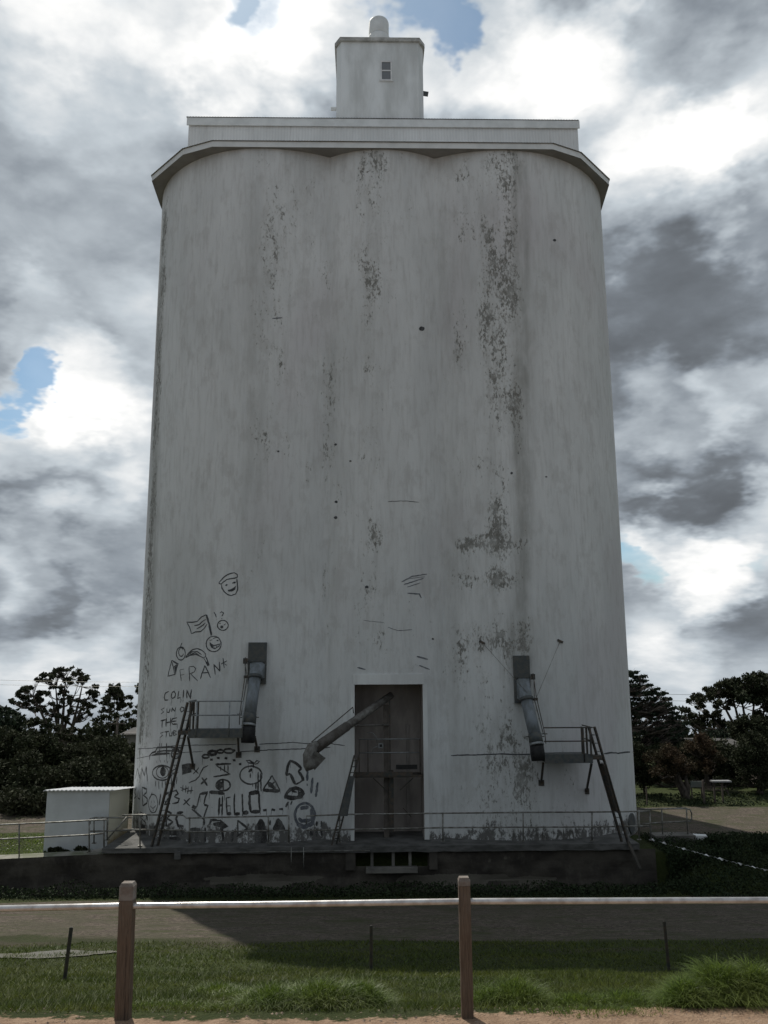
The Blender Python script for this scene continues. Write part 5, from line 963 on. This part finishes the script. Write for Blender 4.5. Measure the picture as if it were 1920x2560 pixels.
WH = simple('pale_house_wall', (.2, .19, .18), (.14, .13, .125), 1, .9); RF = simple('dull_iron_roof', (.06, .06, .06), (.09, .085, .08), 1, .9); DKW = simple('brown_brick_wall', (.09, .07, .06), (.06, .05, .045), 2, .9)
house('pale house glimpsed between dark trees beside the silo left edge', 314, 380, 1826, 1833, 58, WH, RF)
house('pale house glimpsed through the trees right of the reddish brown tree', 1768, 1862, 1856, 1866, 50, WH, RF)
# fence posts, rail and sign across the road
def stick(name, label, x, yt, yb_, D, w, cat, group=None, mat=None):
    p = PD(x, yb_, D); tz = PD(x, yt, D)[2]; gz_ = hgt(p[0], D)-.1; o = empty(name, (p[0], D, gz_), label, cat, group, frame='world'); b = MB(); b.bar((p[0], D, gz_), (p[0]+.02, D, tz), w); b.build('shaft', mat or BARK, o, B(o)); return o
stick('fence_post', 'thin post in the grass between silo and round crowned tree', 1616, 1967, 1990, 40.6, .05, 'post', 'fence posts across the road')
stick('fence_post', 'light topped post right of the thick tree trunk across the road', 1759, 1950, 1988, 40.8, .09, 'post', 'fence posts across the road')
bn = empty('trough_stand', (PD(1795, 1985, 41)[0], 41, hgt(12, 41)), 'pale topped bench like stand on two legs across the road', 'stand', frame='world'); b = MB(); a, c_ = PD(1778, 1953, 41), PD(1825, 1954, 41); b.box((a[0], 40.8, a[2]-.03), (c_[0], 41.2, a[2]+.03)); b.build('top', simple('pale_sheet', (.28, .29, .3), (.22, .22, .22), 3, .5), bn, B(bn))
for x in (1784, 1804):
    b = MB(); p = PD(x, 1953, 41); b.bar((p[0], 41, hgt(p[0], 41)-.1), (p[0], 41, p[2]), .07); b.build('leg', BARK, bn, B(bn))
sg = empty('panel', (PD(1742, 1985, 41.2)[0], 41.2, hgt(10, 41.2)), 'dull grey green sheet panel beside the light topped post', 'panel', frame='world'); b = MB(); a, c_ = PD(1726, 1953, 41.2), PD(1757, 1968, 41.2); b.box((a[0], 41.18, c_[2]), (c_[0], 41.24, a[2])); b.build('sheet', simple('dull_green_panel', (.1, .12, .11), (.13, .14, .13), 3, .7), sg, B(sg))
b = MB(); b.bar((a[0]+.05, 41.26, c_[2]-.5), (a[0]+.05, 41.26, a[2]-.02), .05); b.bar((c_[0]-.05, 41.26, c_[2]-.5), (c_[0]-.05, 41.26, a[2]-.02), .05); b.build('support', BARK, sg, B(sg))
# power pole and wires
pp = gbase(294, 61); o = empty('power_pole', pp, 'slim timber power pole with a crossarm against the dark trees left of the silo', 'power pole', frame='world'); tz = PD(294, 1795, 61)[2]; b = MB(); b.tube([(pp[0], 61, pp[2]-.2), (pp[0], 61, tz)], [.1, .07], 8); b.build('pole', BARK, o, pp); b = MB(); z_ = PD(294, 1809, 61)[2]; b.bar((pp[0]-.6, 60.9, z_), (pp[0]+.6, 60.9, z_), .07); b.build('crossarm', BARK, o, pp)
for (xa, ya, xb, yb_, D, lab) in ((-300, 1690, 900, 1696, 88, 'upper thin power wire crossing the sky left of the silo'), (-300, 1702, 900, 1706, 88, 'lower thin power wire crossing the sky left of the silo'), (1200, 1712, 2200, 1732, 75, 'upper thin power wire in the gap between the right trees'), (1200, 1726, 2200, 1750, 75, 'lower thin power wire in the gap between the right trees')):
    a, c_ = PD(xa, ya, D), PD(xb, yb_, D); b = MB(); b.tube([a+(c_-a)*t_+np.array([0, 0, -.5*math.sin(math.pi*t_)]) for t_ in np.linspace(0, 1, 16)], .014, 4); w_ = b.build('power_wire', RAILM); tag(w_, lab, 'wire', 'power wires')
# ------------------------------------------------------------------ grass
def blades(P, h, w, lean, segs=3, up=None, dirs=None):
    """curved blades: n x (segs quads) as separate polygons sharing a path"""
    n = len(P); az = rng.random(n)*6.283 if dirs is None else dirs; out = []
    dx = np.stack([np.cos(az), np.sin(az), np.zeros(n)], 1); sd_ = np.stack([-np.sin(az), np.cos(az), np.zeros(n)], 1)
    ph = rng.random(n)*6.28; sd_ = sd_*np.cos(ph)[:, None]*.6+np.stack([np.ones(n), np.zeros(n), np.zeros(n)], 1)*.6; prev = None
    for k in range(segs+1):
        t_ = k/segs; c = P+dx*(lean*h*t_**1.8)[:, None]+np.array([0, 0, 1])*(h*(t_-.45*np.minimum(lean, 1.4)*t_**2.4))[:, None]; ww = (w*(1-t_)**.8)[:, None] if k < segs else (w*.06)[:, None]
        cur = (c-sd_*ww/2, c+sd_*ww/2)
        if prev is not None: out.append(np.stack([prev[0], prev[1], cur[1], cur[0]], 1))
        prev = cur
    return np.concatenate(out)
def hv(P): return np.array([hgt(x, y) for x, y in P])
# short turf over the bank as one sheet of blades
N_ = 110000; Dd = 6.45+(rng.random(N_)**1.25)*10.5; X = (rng.random(N_)-.5)*2*(.53*Dd)
mask = np.array([zones(x, y)[1]*.9+zones(x, y)[0]*.95+zones(x, y)[2]*.45 < rng.random() for x, y in zip(X, Dd)]); X, Dd = X[mask], Dd[mask]
Pn = np.stack([X, Dd, hv(zip(X, Dd))], 1); cl = np.array([mnoise.noise(Vector((x*1.1, y*1.1, 1))) for x, y in zip(X, Dd)])
h_ = (.035+.035*rng.random(len(X)))*(1+1.1*np.clip(cl, -.3, 1)); g = tri_mesh('turf_grass', blades(Pn, h_, .006+.0012*(Dd-6), .5+.6*rng.random(len(X)), 1), TURFB); tag(g, 'short green turf covering the bank between dirt verge and gravel', 'grass', kind='stuff')
def tuft(label, blobs_, n, h, w, lean, cat='grass clump'):
    """blobs_: (x, y_base survey, D, rx, ry, weight)"""
    Ps = []; Hs = []; Ls = []; Az = []
    c0 = None
    for (x, D, rx, ry, wt, hk) in blobs_:
        p = PD(x, 2500, D); c0 = c0 if c0 is not None else p; m_ = int(n*wt); a = rng.random(m_)*6.283; r_ = np.sqrt(rng.random(m_)); xx = p[0]+rx*r_*np.cos(a); yy_ = D+ry*r_*np.sin(a)
        mound = .62*h*hk*(1-r_**2); zz = hv(zip(xx, yy_))-.01+mound*np.sqrt(rng.random(m_)); Ps.append(np.stack([xx, yy_, zz], 1)); Hs.append((.045+.34*h*hk)*(.55+.65*rng.random(m_))); Ls.append(lean*(.35+.9*r_)+.25*rng.random(m_)); Az.append(a+rng.normal(0, 1.3, m_))
    Ps = np.concatenate(Ps); base = (float(c0[0]), float(c0[1]), float(hgt(c0[0], c0[1]))); o = tri_mesh('grass_clump', blades(Ps, np.concatenate(Hs), w*(.6+.8*rng.random(len(Ps))), np.concatenate(Ls), 4, dirs=np.concatenate(Az)), GRASSB, None, base); o.location = base; tag(o, label, cat, 'grass clumps along the dirt verge'); return o
tuft('largest glossy grass clump filling the bottom right corner', [(1800, 6.8, .27, .25, .5, .95), (1885, 6.75, .25, .24, .4, .95), (1715, 6.65, .18, .18, .2, .6)], 9500, .4, .0075, 1.2)
tuft('wide bright grass clump between the two timber posts', [(800, 6.75, .34, .2, .4, 1.), (680, 6.75, .25, .18, .3, .85), (900, 6.85, .22, .16, .3, .9)], 6500, .25, .006, 1.1)
tuft('bright grass clump just right of the right timber post', [(1290, 6.9, .24, .17, .7, 1.), (1215, 6.85, .16, .1, .3, .7)], 2600, .25, .005, 1.)
tuft('low grass strip between the right post clump and the largest clump', [(1450, 6.8, .3, .1, .6, .8), (1560, 6.85, .22, .14, .4, 1.)], 1500, .13, .006, .9)
tuft('sparse low grass in the dirt at the bottom right of centre', [(1480, 6.4, .35, .12, .6, 1.), (1330, 6.45, .25, .08, .2, .7), (1600, 6.4, .2, .1, .2, 1.)], 800, .06, .005, 1.)
tuft('small dark grass hump on the sunlit bank beside the left post', [(545, 8.3, .25, .2, 1., 1.)], 900, .12, .007, .8)
tuft('dark grass hump in the shadow edge above the wide clump', [(820, 8.0, .3, .2, 1., 1.)], 1200, .14, .007, .8)
tuft('flat dark grass hump left of the shadow edge hump', [(620, 7.9, .35, .15, 1., .8)], 900, .1, .007, .8)
tuft('sparse low grass between the left post and the wide clump', [(430, 6.75, .5, .12, .6, 1.), (590, 6.6, .25, .1, .4, 1.)], 900, .07, .005, .9)
# rank weeds on the banks : nobody could count them
def leafpatch(xs_, ys_, n, size, dz, mat, name, label, cat='weeds', keep=None, extra=None):
    x = xs_[0]+(xs_[1]-xs_[0])*rng.random(n); y = ys_[0]+(ys_[1]-ys_[0])*rng.random(n); k = np.array([mnoise.noise(Vector((a*.8, b_*.8, 3))) for a, b_ in zip(x, y)])
    m_ = k > -1.4+(rng.random(n)-.5)*.4
    if keep is not None: m_ &= np.array([keep(a, b_) for a, b_ in zip(x, y)])
    x, y, k = x[m_], y[m_], k[m_]; z = hv(zip(x, y))+rng.random(len(x))*dz*(1+1.5*np.clip(k, 0, 1)); P = np.stack([x, y, z], 1)
    if extra is not None: P = np.concatenate([P, extra])
    n = len(P)
    a = rng.normal(size=(n, 3)); a /= np.linalg.norm(a, axis=1)[:, None]; b_ = np.cross(a, rng.normal(size=(n, 3))); b_ /= np.linalg.norm(b_, axis=1)[:, None]; s_ = size*(.5+rng.random(n))[:, None]
    o = tri_mesh(name, np.stack([P-a*s_, P-b_*s_*.5, P+a*s_, P+b_*s_*.5], 1), mat); tag(o, label, cat, kind='stuff'); return o
leafpatch((9.6, 19), (26.2, 33.2), 42000, .04, .16, WEEDM, 'bank_weeds', 'rank dark weeds covering the bank right of the silo', keep=lambda a, b_: b_ > 27, extra=np.stack([rng.uniform(9.7, 11.6, 6000), rng.uniform(30.05, 30.6, 6000), rng.uniform(-1.9, -.2, 6000)], 1))
leafpatch((-18, 10), (28.0, 30.1), 26000, .045, .3, WEEDM, 'track_weeds', 'dark weeds growing along the foot of the pit wall', keep=lambda a, b_: rng.random() < (b_-27.6)/2.2 and (b_ < 29.9+a*.02))
leafpatch((-18, -8.4), (30.7, 34.4), 9000, .03, .05, GRASSB, 'yard_grass', 'lit green grass on top of the retaining wall by the shed', 'grass')
leafpatch((9.8, 32), (40.0, 44), 9000, .05, .08, WEEDM, 'roadside_grass', 'dark grass strip beyond the gravel road on the right', 'grass')
def wbush(label, x, y, D, r, mat=WEEDM, n=1600, size=.035):
    c = PD(x, y, D); base = (float(c[0]), float(c[1]), float(hgt(c[0], c[1]))); o = tri_mesh('weed_bush', np.concatenate([clump((c[0]+rng.normal()*r*.6, c[1]+rng.normal()*r*.4, base[2]+r*.2+rng.random()*r*.55), r*(.35+.35*rng.random()), n//6, size, .8) for _ in range(6)]), mat, None, base); o.location = base; tag(o, label, 'weed bush', 'weed bushes on the banks')
wbush('upright dark weed bush beside the road right of the broken slab', 1808, 2085, 31.8, .34)
wbush('low weed bush left of the upright weed bush near the slab', 1772, 2098, 31.4, .28)
wbush('broad weed bush lower on the bank under the upright bush', 1820, 2125, 30.2, .4)
wbush('weed bush at the right frame edge on the bank', 1905, 2105, 31.0, .38)
wbush('low weed bush against the front of the shed near its left end', 148, 2108, 31.0, .22, SCRUB)
wbush('low weed bush against the front of the shed near its right end', 205, 2106, 31.0, .22, SCRUB)
# pebbles on the verge
n = 900; x = (rng.random(n)-.5)*7.4; y = 5.9+rng.random(n)*.95; z = hv(zip(x, y)); P = np.stack([x, y, z], 1); mb = MB()
for p in P:
    s_ = .004+.012*rng.random()**3; q = rng.normal(size=3); vs = [p+np.array(v)*s_*(.6+.6*rng.random()) for v in ((1, 0, 0), (0, 1, 0), (-1, 0, 0), (0, -1, 0), (0, 0, .8), (0, 0, -.5))]; mb.add(vs, [(0, 1, 4), (1, 2, 4), (2, 3, 4), (3, 0, 4), (1, 0, 5), (2, 1, 5), (3, 2, 5), (0, 3, 5)])
o = mb.build('pebbles', simple('pebbles', (.4, .3, .23), (.22, .17, .13), 30, .9)); tag(o, 'small pebbles scattered over the dirt verge', 'pebbles', kind='stuff')
